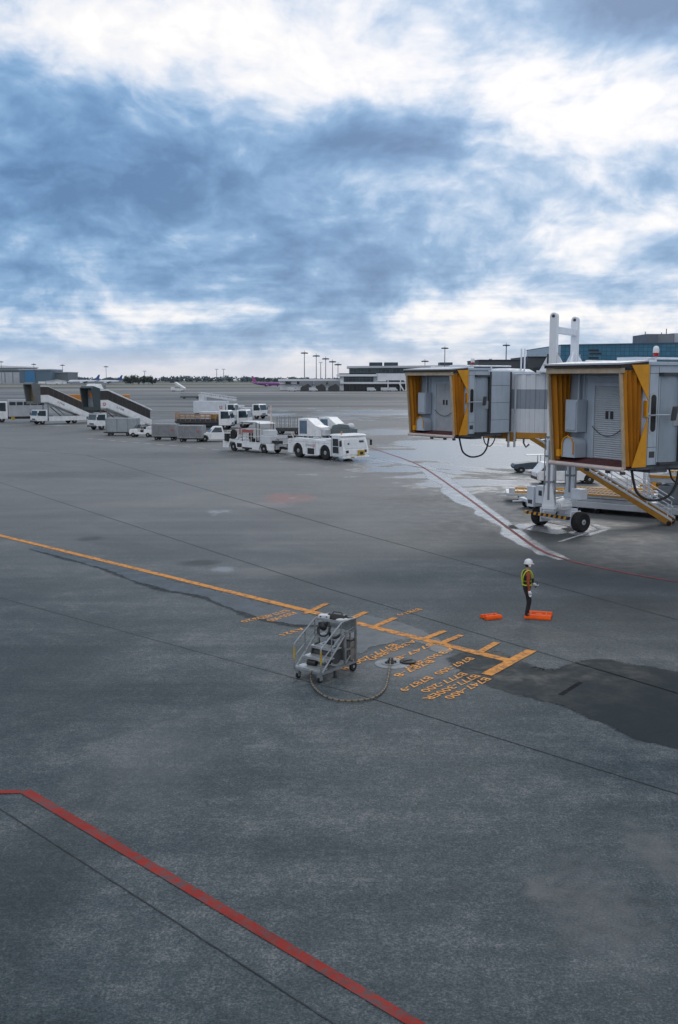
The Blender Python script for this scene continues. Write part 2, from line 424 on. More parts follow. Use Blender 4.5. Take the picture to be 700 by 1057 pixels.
# scattered dark specks: rubber crumbs, oil drips
vo = N.new('ShaderNodeTexVoronoi'); N.put(vo.inputs['Vector'], pos); vo.inputs['Scale'].default_value = 0.9
dsp = N.math('MULTIPLY', N.step(N.math('ADD', vo.outputs['Distance'], N.math('MULTIPLY', N.noise(pos, 9.0, 3), 0.06)), 0.055, 0.085, 1.0, 0.0), N.step(N.noise(pos, 0.35, 2), 0.5, 0.6))
col = N.mix(N.math('MULTIPLY', dsp, 0.75), col, rgb((0.02, 0.024, 0.026)))
wet = None
def stain(px, py, w_px, h_px, colr, amt, soft=0.45, amp=0.9, roughn=None, nz=None, rot=0.0):
    """a stain surveyed by its centre and its width and height on the ground"""
    global col, wet
    c = G(px, py); rx = abs(G(px+w_px/2, py).x-c.x); ry = abs(G(px, py-h_px/2).y-c.y)
    m = ellipse_mask(N, pos, c, rx, ry, rot, soft, nz if nz is not None else rag, amp)
    m = N.math('MULTIPLY', m, amt)
    if colr is not None: col = N.mix(m, col, rgb(colr))
    if roughn is not None:
        wet = N.math('MULTIPLY', m, roughn) if wet is None else N.math('MAXIMUM', wet, N.math('MULTIPLY', m, roughn))
DK = (0.026, 0.033, 0.036)
stain(640, 590, 260, 46, DK, 0.75, 0.7, 1.1, 0.25, rag2)
stain(520, 572, 150, 14, DK, 0.5, 0.7, 1.0, 0.2)
stain(600, 545, 260, 34, DK, 0.7, 0.6, 1.0, 0.4, rag2)
stain(650, 625, 200, 34, DK, 0.5, 0.8, 1.1, None, rag2)
stain(560, 655, 130, 20, DK, 0.35, 0.8, 1.0)
stain(100, 490, 300, 14, DK, 0.35, 0.8, 1.1, None, rag2)
stain(230, 470, 420, 10, DK, 0.40, 0.8, 1.1, None, rag2)
stain(455, 515, 260, 10, DK, 0.45, 0.8, 1.1, None, rag2)
stain(60, 700, 260, 160, DK, 0.25, 0.9, 1.2, None, rag2)
stain(30, 900, 220, 260, DK, 0.38, 0.9, 1.2, None, rag2)
stain(205, 581, 60, 8, DK, 0.7, 0.6, 1.0)
stain(95, 556, 40, 6, DK, 0.6, 0.7, 1.0)
stain(285, 590, 190, 16, (0.19, 0.19, 0.19), 0.4, 0.8, 1.0)
stain(160, 520, 260, 12, (0.20, 0.19, 0.18), 0.4, 0.9, 1.2, None, rag2)
stain(275, 521, 90, 9, (0.24, 0.23, 0.22), 0.5, 0.8, 1.1)
stain(296, 514, 70, 14, (0.26, 0.14, 0.125), 0.75, 0.8, 2.2)
stain(302, 514, 16, 3, (0.26, 0.25, 0.25), 0.6, 0.7, 1.6)
stain(233, 587, 34, 9, (0.26, 0.30, 0.34), 0.6, 0.8, 2.4)
stain(405, 610, 240, 30, (0.17, 0.175, 0.18), 0.3, 0.9, 1.1)
stain(425, 682, 130, 40, (0.20, 0.205, 0.215), 0.5, 0.6, 0.9)
stain(410, 658, 34, 7, (0.45, 0.48, 0.52), 0.8, 0.7, 0.8)
spk = N.noise(pos, 4.5, 9, 0.75)
stain(615, 940, 170, 150, (0.17, 0.17, 0.17), 0.36, 0.95, 3.4, None, spk)
stain(680, 880, 90, 80, (0.18, 0.18, 0.175), 0.4, 0.95, 3.4, None, spk)
stain(560, 920, 60, 40, (0.18, 0.18, 0.175), 0.35, 0.95, 3.4, None, spk)
stain(265, 770, 40, 5, (0.22, 0.23, 0.25), 0.35, 0.9, 2.0)
stain(160, 780, 200, 120, (0.14, 0.145, 0.15), 0.3, 0.95, 1.3)
stain(300, 411, 460, 6, DK, 0.8, 0.7, 1.0, None, rag2)
stain(250, 419.5, 300, 3, DK, 0.6, 0.7, 1.0, None, rag2)
stain(450, 406, 300, 3, DK, 0.7, 0.7, 1.0, None, rag2)
stain(110, 402.5, 300, 3.6, (0.30, 0.285, 0.265), 0.8, 0.7, 1.0, None, rag2)
stain(250, 405, 300, 2.0, (0.28, 0.27, 0.25), 0.7, 0.7, 1.0, None, rag2)
stain(395, 426, 170, 7, (0.16, 0.165, 0.17), 0.9, 0.7, 1.6, 0.95, rag2)
stain(330, 433, 110, 6, (0.16, 0.165, 0.17), 0.8, 0.8, 1.8, 0.9, rag2)
stain(405, 446, 130, 9, (0.16, 0.165, 0.17), 0.9, 0.8, 1.8, 0.95, rag2)
stain(185, 434, 90, 5, (0.16, 0.165, 0.17), 0.7, 0.8, 1.8, 0.8, rag2)
stain(530, 462, 220, 30, (0.20, 0.205, 0.21), 0.8, 0.8, 1.6, 0.9, rag2)
# standing water under and beyond the bridges; sky sheen partly painted as pale colour
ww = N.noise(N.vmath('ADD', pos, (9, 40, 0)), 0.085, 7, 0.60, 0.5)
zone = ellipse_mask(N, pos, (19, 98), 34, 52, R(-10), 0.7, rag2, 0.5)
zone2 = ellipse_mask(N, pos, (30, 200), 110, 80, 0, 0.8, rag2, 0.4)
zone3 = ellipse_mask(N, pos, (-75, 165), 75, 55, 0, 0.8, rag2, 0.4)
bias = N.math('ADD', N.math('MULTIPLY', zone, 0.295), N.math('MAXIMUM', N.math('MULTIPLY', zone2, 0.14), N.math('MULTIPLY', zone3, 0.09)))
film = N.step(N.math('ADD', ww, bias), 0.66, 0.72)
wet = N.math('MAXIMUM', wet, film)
col = N.mix(N.math('MULTIPLY', film, 0.55), col, rgb((0.27, 0.275, 0.285)))  # bright sky reflection put into the wet colour
# dark rubbered bands far out on the taxiway
rot2 = N.new('ShaderNodeMapping'); N.put(rot2.inputs['Vector'], pos); rot2.inputs['Scale'].default_value = (0.006, 0.035, 1)
band = N.step(N.noise(rot2.outputs[0], 1.0, 6, 0.62), 0.45, 0.58)
band = N.math('MULTIPLY', band, N.step(py_, 130.0, 240.0))
col = N.mix(N.math('MULTIPLY', band, 0.85), col, rgb((0.055, 0.058, 0.062)))
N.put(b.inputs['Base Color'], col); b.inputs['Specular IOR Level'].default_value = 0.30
rg = N.step(mid, 0.3, 0.7, 0.66, 0.86)
rg = N.math('SUBTRACT', rg, N.math('MULTIPLY', far, 0.10))
rgh = N.new('ShaderNodeMix', data_type='FLOAT'); N.put(rgh.inputs[0], wet); N.put(rgh.inputs[2], rg); rgh.inputs[3].default_value = 0.24
N.put(b.inputs['Roughness'], rgh.outputs[0])
hgt = N.math('ADD', N.math('MULTIPLY', fine, 0.6), N.math('MULTIPLY', mid, 0.5))
bs = N.new('ShaderNodeBump'); N.put(bs.inputs['Height'], hgt); bs.inputs['Distance'].default_value = 0.010
N.put(bs.inputs['Strength'], N.math('MULTIPLY', N.math('SUBTRACT', 1.0, wet), 0.35))
N.put(b.inputs['Normal'], bs.outputs[0])
mb = MB(); mb.poly([(-5000,-600,0),(5000,-600,0),(5000,6500,0),(-5000,6500,0)])
gobj = struct('ground', 'grey stained concrete airport apron reaching to the horizon', mb, am)

def line_mat(name, c, wear, rough=0.6):
    m = bpy.data.materials.new(name); m.use_nodes = True
    N = NT(m.node_tree); b = N.n['Principled BSDF']
    pos = N.new('ShaderNodeNewGeometry').outputs['Position']
    n1 = N.noise(pos, 5.0, 8, 0.75); n2 = N.noise(pos, 0.7, 4, 0.6)
    col = N.mix(N.step(n2, 0.3, 0.7), rgb(tuple(x*0.8 for x in c)), rgb(c))
    worn = N.math('MULTIPLY', N.step(N.math('ADD', n1, N.math('MULTIPLY', n2, 0.30)), 0.60, 0.78), wear)
    col = N.mix(worn, col, rgb((0.065, 0.075, 0.080)))
    chip = N.math('MULTIPLY', N.step(N.noise(pos, 19.0, 5, 0.75), 0.57, 0.64), wear*0.75)
    col = N.mix(chip, col, rgb((0.060, 0.070, 0.076)))
    rubbed = N.math('MULTIPLY', N.step(N.noise(pos, 1.1, 7, 0.7), 0.52, 0.66), wear*0.40)
    col = N.mix(rubbed, col, rgb(tuple(x*0.35 for x in c)))
    N.put(b.inputs['Base Color'], col); b.inputs['Roughness'].default_value = rough+0.15; b.inputs['Specular IOR Level'].default_value = 0.2
    return m
LYEL = line_mat('yellow_line_paint', (0.80, 0.33, 0.060), 0.8)
LYELW = line_mat('worn_yellow_letter_paint', (0.90, 0.40, 0.095), 0.45)
LRED = line_mat('red_line_paint', (0.31, 0.026, 0.016), 0.85)
LREDW = line_mat('faded_red_line_paint', (0.32, 0.075, 0.07), 1.0)
LWHI = line_mat('white_line_paint', (0.55, 0.56, 0.58), 0.8)
JOINT = line_mat('joint_sealant', (0.048, 0.056, 0.061), 1.0, 0.9)

def strip(mb, pts, wd, z, m=0, jag=0.0):
    """a painted ribbon of constant width on the ground along pts"""
    pts = [Vector((q[0], q[1], 0)) for q in pts]; L = []; Rr = []
    for i, q in enumerate(pts):
        t = (pts[min(i+1,len(pts)-1)]-pts[max(i-1,0)]).normalized()
        n = Vector((-t.y, t.x, 0)); k = 1.0
        if 0 < i < len(pts)-1:
            a = (pts[i]-pts[i-1]).normalized(); k = 1/max(0.4, abs(Vector((-a.y,a.x,0)).dot(n)))
        h = wd/2 if not callable(wd) else wd(i/(len(pts)-1))/2
        L.append(q+n*h*k); Rr.append(q-n*h*k)
    for i in range(len(pts)-1):
        a, b_, c, d_ = L[i], Rr[i], Rr[i+1], L[i+1]
        mb.poly([(p.x, p.y, z) for p in (a, b_, c, d_)], m)
def curve(pts, n=10):
    """smooth polyline through points"""
    P = [Vector((p[0], p[1], 0)) for p in pts]; P = [2*P[0]-P[1]]+P+[2*P[-1]-P[-2]]; out = []
    for i in range(1, len(P)-2):
        for k in range(n):
            t = k/n; a, b_, c, d_ = P[i-1], P[i], P[i+1], P[i+2]
            out.append(0.5*((2*b_)+(c-a)*t+(2*a-5*b_+4*c-d_)*t*t+(3*b_-a-3*c+d_)*t**3))
    out.append(P[-2]); return out
def blobpoly(pxs, amp, seed=1, n=9):
    """organic closed outline through surveyed pixels"""
    rr = random.Random(seed); P = [G(*q) for q in pxs]; P = P+[P[0], P[1]]
    c = curve([P[-3]]+P, n)[n:-n]
    out = []
    ph = [rr.uniform(0, 6) for _ in range(6)]
    for i, q in enumerate(c[:-1]):
        a = sum(sin(i*f+ph[j])/(j+1.5) for j, f in enumerate((0.5, 0.9, 1.7, 2.9, 4.1)))
        d_ = (c[(i+1)%len(c)]-c[i-1]); nn = Vector((-d_.y, d_.x, 0)); nn = nn.normalized() if nn.length else nn
        out.append(q+nn*amp*a)
    return out

def feather(polys, w_):
    """flat patches with a soft ragged rim: a mesh attribute runs from 1 inside to 0 at the outer edge"""
    mb = MB(); at = []
    for pts, z, wd in polys:
        n = len(pts); A = sum(pts[i].x*pts[(i+1)%n].y-pts[(i+1)%n].x*pts[i].y for i in range(n)); sg = 1 if A > 0 else -1
        out = []
        for i in range(n):
            t = (pts[(i+1)%n]-pts[i-1]); nn = Vector((t.y,-t.x,0))*sg; nn = nn.normalized() if nn.length > 1e-9 else nn
            out.append(pts[i]+nn*wd)
        b0 = len(mb.v)
        mb.v += [Vector((p.x,p.y,z)) for p in pts]+[Vector((p.x,p.y,z)) for p in out]; at += [1.0]*n+[0.0]*n
        mb.f.append(tuple(range(b0,b0+n)) if sg > 0 else tuple(range(b0+n-1,b0-1,-1))); mb.mi.append(0)
        for i in range(n):
            j = (i+1)%n; q = (b0+i, b0+n+i, b0+n+j, b0+j); mb.f.append(q if sg > 0 else q[::-1]); mb.mi.append(0)
    return mb, at
def wetmat(name, c, rough, spec=0.5, alpha=0.86):
    m = bpy.data.materials.new(name); m.use_nodes = True
    N = NT(m.node_tree); b = N.n['Principled BSDF']
    ed_ = N.new('ShaderNodeAttribute', attribute_name='rim').outputs['Fac']; ps = N.new('ShaderNodeNewGeometry').outputs['Position']
    nz_ = N.math('ADD', N.math('MULTIPLY', N.math('SUBTRACT', N.noise(ps, 2.2, 8, 0.72), 0.5), 1.5), N.math('MULTIPLY', N.math('SUBTRACT', N.noise(ps, 14.0, 4, 0.7), 0.5), 0.5))
    fac = N.step(N.math('ADD', ed_, N.math('MULTIPLY', nz_, N.step(ed_, 0.0, 1.0, 1.0, 0.55))), 0.30, 0.75)
    tr = N.new('ShaderNodeBsdfTransparent'); mx = N.new('ShaderNodeMixShader')
    N.put(mx.inputs[0], N.math('MULTIPLY', fac, alpha)); N.l.new(tr.outputs[0], mx.inputs[1]); N.l.new(b.outputs[0], mx.inputs[2])
    N.l.new(mx.outputs[0], N.n['Material Output'].inputs['Surface'])
    pos = N.new('ShaderNodeNewGeometry').outputs['Position']
    n1 = N.noise(pos, 1.3, 8, 0.7); n2 = N.noise(pos, 45, 3, 0.7)
    f = N.step(N.math('ADD', N.math('MULTIPLY', n1, 0.6), N.math('MULTIPLY', n2, 0.4)), 0.3, 0.7)
    N.put(b.inputs['Base Color'], N.mix(f, rgb(tuple(x*0.72 for x in c)), rgb(tuple(x*1.22 for x in c))))
    N.put(b.inputs['Roughness'], N.step(n1, 0.3, 0.7, rough*0.7, rough*1.3)); b.inputs['Specular IOR Level'].default_value = spec
    return m
WETD = wetmat('damp_dark_concrete', (0.036, 0.046, 0.050), 0.68, 0.13, 0.85)
WETT = wetmat('tide_mark_grime', (0.026, 0.034, 0.037), 0.75, 0.12, 0.5)
WETM = wetmat('damp_blue_concrete', (0.055, 0.072, 0.083), 0.45, 0.35)
WETL = wetmat('wet_film_painted_sheen', (0.36, 0.37, 0.385), 0.24)  # wet sheet whose pale base colour carries the sky's reflection
TAR = line_mat('repair_asphalt', (0.010, 0.012, 0.014), 0.3, 0.85)

Z1, Z2, Z3, Z4 = 0.004, 0.008, 0.012, 0.016
def patch(name, label, polys, mat, cat):
    mb, at = feather(polys, 0); o = struct(name, label, mb, mat, cat=cat)
    a = o.data.attributes.new('rim', 'FLOAT', 'POINT'); a.data.foreach_set('value', at); return o
o1 = blobpoly([(470,680),(480,689),(484,697),(505,704),(530,713),(575,724),(605,735),(640,750),(672,763),(720,768),(740,720),(715,700),(665,690),(635,685),(612,683),(585,691),(562,693),(545,689),(523,680),(507,674),(490,676)], 0.035, 3)
patch('wet_patch', 'dark damp patch reaching from the stop bar to the right edge', [(o1, Z1, 0.42)], WETD, 'wet patch')
o1 = blobpoly([(35,567),(75,578),(110,587.5),(140,599.5),(175,610),(210,616),(245,630),(275,640),(310,646),(330,643),(310,634),(250,620),(180,602),(120,586)], 0.06, 21)
patch('dark_tidemark', 'dark ragged tide mark under the left part of the yellow line', [(o1, Z1, 0.40)], WETT, 'wet patch')
o1 = blobpoly([(35,566),(75,577),(110,586.5),(140,598),(175,608),(210,614.5),(245,628),(275,638),(310,644),(330,642),(310,633),(250,619),(180,601),(120,585)], 0.05, 5)
o2 = blobpoly([(368,673),(378,668),(395,664),(420,659),(440,664),(452,672),(462,670),(430,650),(400,641),(368,636),(362,650)], 0.03, 8)
patch('damp_patch', 'bluish damp bands running along the yellow stand line', [(o1, Z2, 0.3), (o2, Z2, 0.25)], WETM, 'wet patch')
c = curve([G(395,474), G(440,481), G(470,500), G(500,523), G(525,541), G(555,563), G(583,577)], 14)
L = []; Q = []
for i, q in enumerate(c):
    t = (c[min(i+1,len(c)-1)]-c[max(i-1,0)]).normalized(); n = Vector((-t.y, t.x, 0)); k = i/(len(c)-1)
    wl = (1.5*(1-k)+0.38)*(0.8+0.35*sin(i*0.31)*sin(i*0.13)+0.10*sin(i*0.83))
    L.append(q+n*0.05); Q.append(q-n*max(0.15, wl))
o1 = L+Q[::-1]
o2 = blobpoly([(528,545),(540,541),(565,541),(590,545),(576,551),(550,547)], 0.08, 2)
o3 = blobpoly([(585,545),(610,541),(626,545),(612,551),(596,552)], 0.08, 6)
patch('puddle', 'shallow puddles with painted pale sky sheen along the red service road line', [(o1, Z1, 0.35), (o2, Z1, 0.3), (o3, Z1, 0.3)], WETL, 'puddle')

# joints between the slabs and repair strips
mb = MB()
def ext(a, b_, e0=0, e1=0):
    d_ = (b_-a); return [a-d_*e0, b_+d_*e1]
for a, b_, wd in (((0,835),(345,1057),0.022),((370,717),(700,820),0.026),((0,617),(300,699),0.024),((300,699),(370,717),0.03),
                 ((0,498),(330,605),0.05),((330,605),(700,716),0.05),((0,522),(330,609),0.0),
                 ((90,470),(350,545),0.07),((350,545),(700,640),0.05),((0,462),(90,470),0.08)):
    if wd: strip(mb, ext(G(*a), G(*b_), 0.0, 0.0), wd, Z1)
strip(mb, ext(G(345,1057), G(0,835), 0.6, 0.0), 0.022, Z2)
strip(mb, ext(G(370,717), G(700,820), 0, 0.5), 0.026, Z2)
struct('pavement_joint', 'thin dark sealed joints crossing the concrete slabs', mb, JOINT, cat='pavement joint')
mb = MB()
mb.poly([(q.x, q.y, Z2) for q in (G(576,717), G(581,718), G(602,705), G(597,704))])
struct('drain_slot', 'short black drain slot in the damp dark patch', mb, TAR, cat='drain')

# painted lines
mb = MB()
e = G(525,682); s0 = G(0,553)
strip(mb, [s0+(s0-e)*0.5, G(150,589.5), e+(e-G(300,630)).normalized()*0.0], 0.30, Z3)
T0, T1 = G(502,697), G(549,671.5)
td = (T1-T0).normalized()
strip(mb, [T0, T1], 0.30, Z4)
ld = (e-G(300,630)).normalized()
for (x, y), (x2, y2) in (((314,634),(338,623)),((358,641),(378,632)),((387,647),(408,638)),((438,660),(459,651.5)),((454,665),(476,656)),((491,676),(513,663.5))):
    strip(mb, [G(x,y), G(x2,y2)], 0.20, Z4)
struct('stand_marking', 'yellow aircraft stand line ending in a bar with short stop ticks', mb, LYEL, cat='ground marking')
mb = MB()
strip(mb, [G(-60,819), G(27,817.5), G(428,1057)+(G(428,1057)-G(27,817.5))*0.5], 0.145, Z3)
struct('red_marking', 'bright red boundary line bending at the left of the near apron', mb, LRED, cat='ground marking')
mb = MB()
c = curve([G(372,459), G(400,468), G(432,480), G(470,505), G(530,549), G(556,567), G(582,577), G(620,586), G(660,594), G(730,606)], 10)
strip(mb, c, 0.17, Z3)
struct('faded_red_marking', 'faded red service road line curving past the bridge wheels', mb, LREDW, cat='ground marking')
mb = MB()
strip(mb, [G(577,559.5), G(620,546)], 0.16, Z3); strip(mb, [G(619,546.5), G(605,539)], 0.13, Z4)
strip(mb, [G(540,547), G(563,538)], 0.13, Z3)
strip(mb, [G(375,471), G(470,490), G(560,497)], 0.11, Z3)
strip(mb, [G(562,538.5), G(595,545)], 0.10, Z4)
for k in range(26):                       # dashed edge of the service road behind the tractor
    a = G(90,452.5); b_ = G(560,493)
    p0 = a+(b_-a)*(k/26); p1 = a+(b_-a)*((k+0.55)/26)
    if k < 26: strip(mb, [p0, p1], 0.30, Z3)
struct('white_marking', 'thin white lines and dashes round the bridge wheels and service road', mb, LWHI, cat='ground marking')

# stand lettering, upside down for the terminal because pilots read it from the nose line
rows = [("B747-400", (504,700), (462,721), 0.25), ("B777-300ER", (493,697), (440,722), 0.25), ("B777-200", (480,695), (437,714), 0.25),
        ("B767-300  B787-9", (487,679), (415,713), 0.25), ("B787-8", (446,682), (409,698), 0.25),
        ("A330-300", (468,669), (420,690), 0.235), ("B747-8F", (448,664), (402,683.5), 0.235),
        ("A380-800", (429,661), (382,681), 0.235), ("B777-200LR", (408,665), (352,692), 0.235),
        ("A350-900", (306,632), (278,641), 0.30), ("B737-800", (297,630), (268,638.5), 0.30), ("A320", (274,636), (250,642), 0.25),
        ("A321", (314,648.5), (291,655.5), 0.25), ("B787-9", (434,628.5), (411,635), 0.25)]
mb = MB()
for s, a, b_, h in rows:
    p, q = G(*a, Z3), G(*b_, Z3); xd = (q-p); L = xd.length; xd.normalize(); yd = Vector((-xd.y, xd.x, 0))
    text_mesh(mb, s, p-yd*h/2, xd, yd, L, h*0.92, 0, 0.009)
struct('stand_lettering', 'worn orange aircraft type lettering painted upside down by the pit', mb, LYELW, cat='ground lettering')
# ------------------------------------------------------------------ passenger boarding bridges
FZ = 4.79
def bridge(label, loc, rot, hw, door_kind, tun_dir, col_t, tun_len, stair, hub_y):
    """local frame: x across the cab mouth, y into the cab, z up"""
    T = thing('boarding_bridge', label, 'jet bridge', (loc[0], loc[1], 0), rot, 'boarding bridges')
    X0 = hw; YB = 0.66; ZT = 7.66
    # cab shell: floor box, bulkhead, side walls, roof
    mb = MB()
    mb.box(-X0, X0, YB, 2.15, FZ-0.10, ZT-0.06)
    mb.box(-X0-0.05, X0+0.05, YB+0.02, 2.3, ZT-0.062, ZT+0.04)
    mb.box(-X0-0.02, -X0+0.10, 2.15, 2.9, FZ-0.10, ZT-0.09); mb.box(X0-0.16, X0+0.015, 2.15, hub_y-1.1, FZ-0.10, ZT-0.09)
    mb.box(-X0+0.15, X0-0.2, 2.1, hub_y-0.9, FZ-0.05, ZT-0.12)
    # bulkhead trim rails
    mb.box(-X0+0.03, X0-0.03, YB-0.03, YB+0.01, ZT-0.40, ZT-0.34)
    mb.box(-X0+0.72, -X0+0.76, YB-0.025, YB+0.01, FZ+0.02, ZT-0.42)
    mb.build('cab', CABGREY, T, bevel=0.012)
    # front floor and bumper
    one('cab_floor', DKRED, T, lambda m: m.hexa([(-X0+0.02,-0.02,FZ-0.24),(X0-0.02,-0.02,FZ-0.24),(X0-0.02,YB-0.002,FZ-0.10),(-X0+0.02,YB-0.002,FZ-0.10),(-X0+0.02,-0.02,FZ-0.15),(X0-0.02,-0.02,FZ-0.15),(X0-0.02,YB-0.002,FZ),(-X0+0.02,YB-0.002,FZ)]))
    one('floor_bumper', BUMPERW, T, lambda m: m.cyl((-X0-0.03,-0.06,FZ-0.19),(X0+0.03,-0.06,FZ-0.19),0.07,n=14), 40)
    # panel seams and fixings along the cab side
    def seam(m):
        for y in (0.92, 1.29): m.box(X0-0.01, X0+0.004, y-0.006, y+0.006, FZ-0.08, ZT-0.1)
        m.box(X0-0.01, X0+0.004, 0.80, 1.30, FZ+0.42, FZ+0.432); m.box(X0-0.01, X0+0.004, 0.80, 1.30, ZT-0.30, ZT-0.288)
        m.box(X0-0.01, X0+0.006, 1.0, 1.22, FZ+0.12, FZ+0.30); m.box(X0-0.01, X0+0.05, 2.25, 2.33, FZ-0.05, ZT-0.12); m.box(X0-0.01, X0+0.05, hub_y-1.2, hub_y-1.12, FZ-0.05, ZT-0.12)
        for z in (5.3, 6.1, 6.9): m.box(X0+0.014, X0+0.022, 2.34, hub_y-1.2, z, z+0.012)
    one('panel_seam', CABDOOR if False else DKGREY, T, seam)
    # door in the bulkhead
    dx0, dx1, dz1 = (-0.38, 0.86, FZ+2.20)
    def fr(m):
        m.box(dx0-0.10, dx0, YB-0.05, YB+0.01, FZ+0.0, dz1+0.1); m.box(dx1, dx1+0.10, YB-0.05, YB+0.01, FZ+0.0, dz1+0.1)
        m.box(dx0+0.001, dx1-0.001, YB-0.048, YB+0.01, dz1+0.002, dz1+0.1)
    one('door_frame', CABGREY, T, fr, bevel=0.006)
    dm = MB()
    if door_kind == 'shutter':
        nS = 34; h = (dz1-FZ)/nS
        for k in range(nS):
            z = FZ+k*h
            dm.prism([(YB-0.012, z+0.004), (YB-0.030, z+h*0.5), (YB-0.012, z+h-0.004), (YB+0.002, z+h-0.004), (YB+0.002, z+0.004)], 'x', dx0+0.004, dx1-0.004)
    else:
        dm.box(dx0+0.004, (dx0+dx1)/2-0.004, YB-0.025, YB+0.002, FZ+0.01, dz1); dm.box((dx0+dx1)/2+0.004, dx1-0.004, YB-0.025, YB+0.002, FZ+0.01, dz1)
    door = dm.build('shutter_door' if door_kind == 'shutter' else 'cab_door', CABDOOR if door_kind == 'shutter' else paint('cab_door_grey', (0.36,0.38,0.41), 0.5), T)
    def win(m):
        for dx in (-0.14, 0.06): m.box((dx0+dx1)/2+dx, (dx0+dx1)/2+dx+0.10, YB-0.045, YB-0.02, FZ+1.22, FZ+1.45)
    one('door_window', BLACK, door, win)
    ch = [((dx0-0.02)+(dx1-dx0+0.04)*k/18, YB-0.09, FZ+0.98-0.28*(1-((k-9)/9)**2)) for k in range(19)]
    one('safety_chain', DKGREY, T, lambda m: m.tube(ch, 0.013, 6))
    # operator's console by the left wall
    def con(m):
        m.box(-X0+0.30, -X0+0.82, 0.22, YB-0.035, FZ+0.78, FZ+1.78)
        m.box(-X0+0.33, -X0+0.79, 0.19, 0.221, FZ+0.84, FZ+1.72)
    cs = one('control_cabinet', CABGREY, T, con, bevel=0.02)
    one('conduit', CABGREY, cs, lambda m: (m.cyl((-X0+0.52,0.55,FZ+1.78),(-X0+0.52,0.55,ZT-0.10),0.045,n=10), m.cyl((-X0+0.70,0.6,FZ+1.78),(-X0+0.70,0.6,ZT-0.10),0.02,n=8)), 40)
    def bin_(m):
        pr = [(0.0,0.0),(0.62,0.0),(0.62,0.36)]+[(0.62-0.26*(1-cos(a*pi/12)), 0.36+0.26*sin(a*pi/12)) for a in range(1,7)]+[(0.26,0.62)]+[(0.26-0.26*sin(a*pi/12), 0.36+0.26*cos(a*pi/12)) for a in range(1,7)]
        m.prism([(-X0+0.24+x, FZ+z+0.001) for x, z in pr], 'y', 0.14, 0.6)
    bb = one('rounded_bin', CABGREY, T, bin_, 30)
    one('hoop', YELLOW, bb, lambda m: m.tube([(-X0+0.30,0.11,FZ+0.05),(-X0+0.30,0.11,FZ+0.42),(-X0+0.38,0.11,FZ+0.58),(-X0+0.55,0.11,FZ+0.66),(-X0+0.72,0.11,FZ+0.60),(-X0+0.80,0.11,FZ+0.45),(-X0+0.80,0.11,FZ+0.1)],0.022,8), 40)
    one('hand_lamp', YELLOW, T, lambda m: m.box(-X0+0.10,-X0+0.26,0.05,0.2,FZ+0.002,FZ+0.22), bevel=0.02)
    # folding canopy
    FT, FB = -0.24, 0.02                # mouth frame leans out at the top
    ZF = ZT-0.06
    def fy(z): return FB+(FT-FB)*(z-FZ)/(ZF-FZ)
    cf = MB()
    for sx in (-1, 1):
        x = sx*(X0+0.0); q = 0.032
        cf.hexa([(x-q,fy(FZ)-0.05,FZ-0.18),(x+q,fy(FZ)-0.05,FZ-0.18),(x+q,fy(FZ)+0.06,FZ-0.18),(x-q,fy(FZ)+0.06,FZ-0.18),
                 (x-q,fy(ZF)-0.05,ZF-0.24),(x+q,fy(ZF)-0.05,ZF-0.24),(x+q,fy(ZF)+0.06,ZF-0.24),(x-q,fy(ZF)+0.06,ZF-0.24)])
    cf.box(-X0-0.07, X0+0.07, FT-0.05, FT+0.10, ZF-0.239, ZF-0.075)
    can = cf.build('canopy', FOAM, T, bevel=0.015)
    def side(sx):
        m = MB(); n = 9
        zt0 = ZF-0.15
        for k in range(n+1):
            t = k/n
            off = (0.10 if k % 2 else -0.10)*(1 if 0 < k < n else 0)
            for (z, j) in ((FZ-0.10, 0), (FZ+0.5, 1), (FZ+1.6, 2), (zt0-0.45, 3), (zt0, 4)):
                # the fabric gathers between the mouth frame and the triangular side flaps
                y0 = fy(z)+0.03; y1 = YB-0.02
                y = y0+(y1-y0)*t
                m.v.append(Vector((sx*(X0+off-0.0+0.02*sin(k*2.3+j)), y, z))); 
        for k in range(n):
            for j in range(4):
                a = k*5+j; f = (a, a+5, a+6, a+1); m.f.append(f if sx > 0 else f[::-1]); m.mi.append(0)
        o = m.build('bellows', ORANGEF, can)
        so_ = o.modifiers.new('thick', 'SOLIDIFY'); so_.thickness = 0.02
        m = MB(); a, b_ = (sx*(X0+0.115), sx*(X0+0.135)); a, b_ = min(a,b_), max(a,b_)
        m.prism([(FT+0.30, ZF+0.0), (YB+0.10, ZF+0.02), (YB+0.10, ZF-1.02)], 'x', a, b_)
        m.prism([(YB-0.46, FZ-0.13), (YB+0.10, FZ-0.13), (YB+0.10, FZ+1.32)], 'x', a, b_)
        m.box(min(sx*(X0+0.02), sx*(X0+0.130)), max(sx*(X0+0.02), sx*(X0+0.130)), YB+0.03, YB+0.102, FZ+1.32, ZF-1.02)
        m.build('side_flap', YELLOW, can)
    side(-1); side(1)
    rf = MB()
    rf.hexa([(-X0-0.09,FT-0.10,ZF-0.074),(X0+0.09,FT-0.10,ZF-0.074),(X0+0.09,YB+0.1,ZF-0.02),(-X0-0.09,YB+0.1,ZF-0.02),
             (-X0-0.09,FT-0.10,ZF+0.01),(X0+0.09,FT-0.10,ZF+0.01),(X0+0.09,YB+0.1,ZF+0.10),(-X0-0.09,YB+0.1,ZF+0.10)])
    rf.build('canopy_roof', paint('canopy_roof_fabric', (0.035,0.026,0.022), 0.75, 0, 0.2, 2), can)
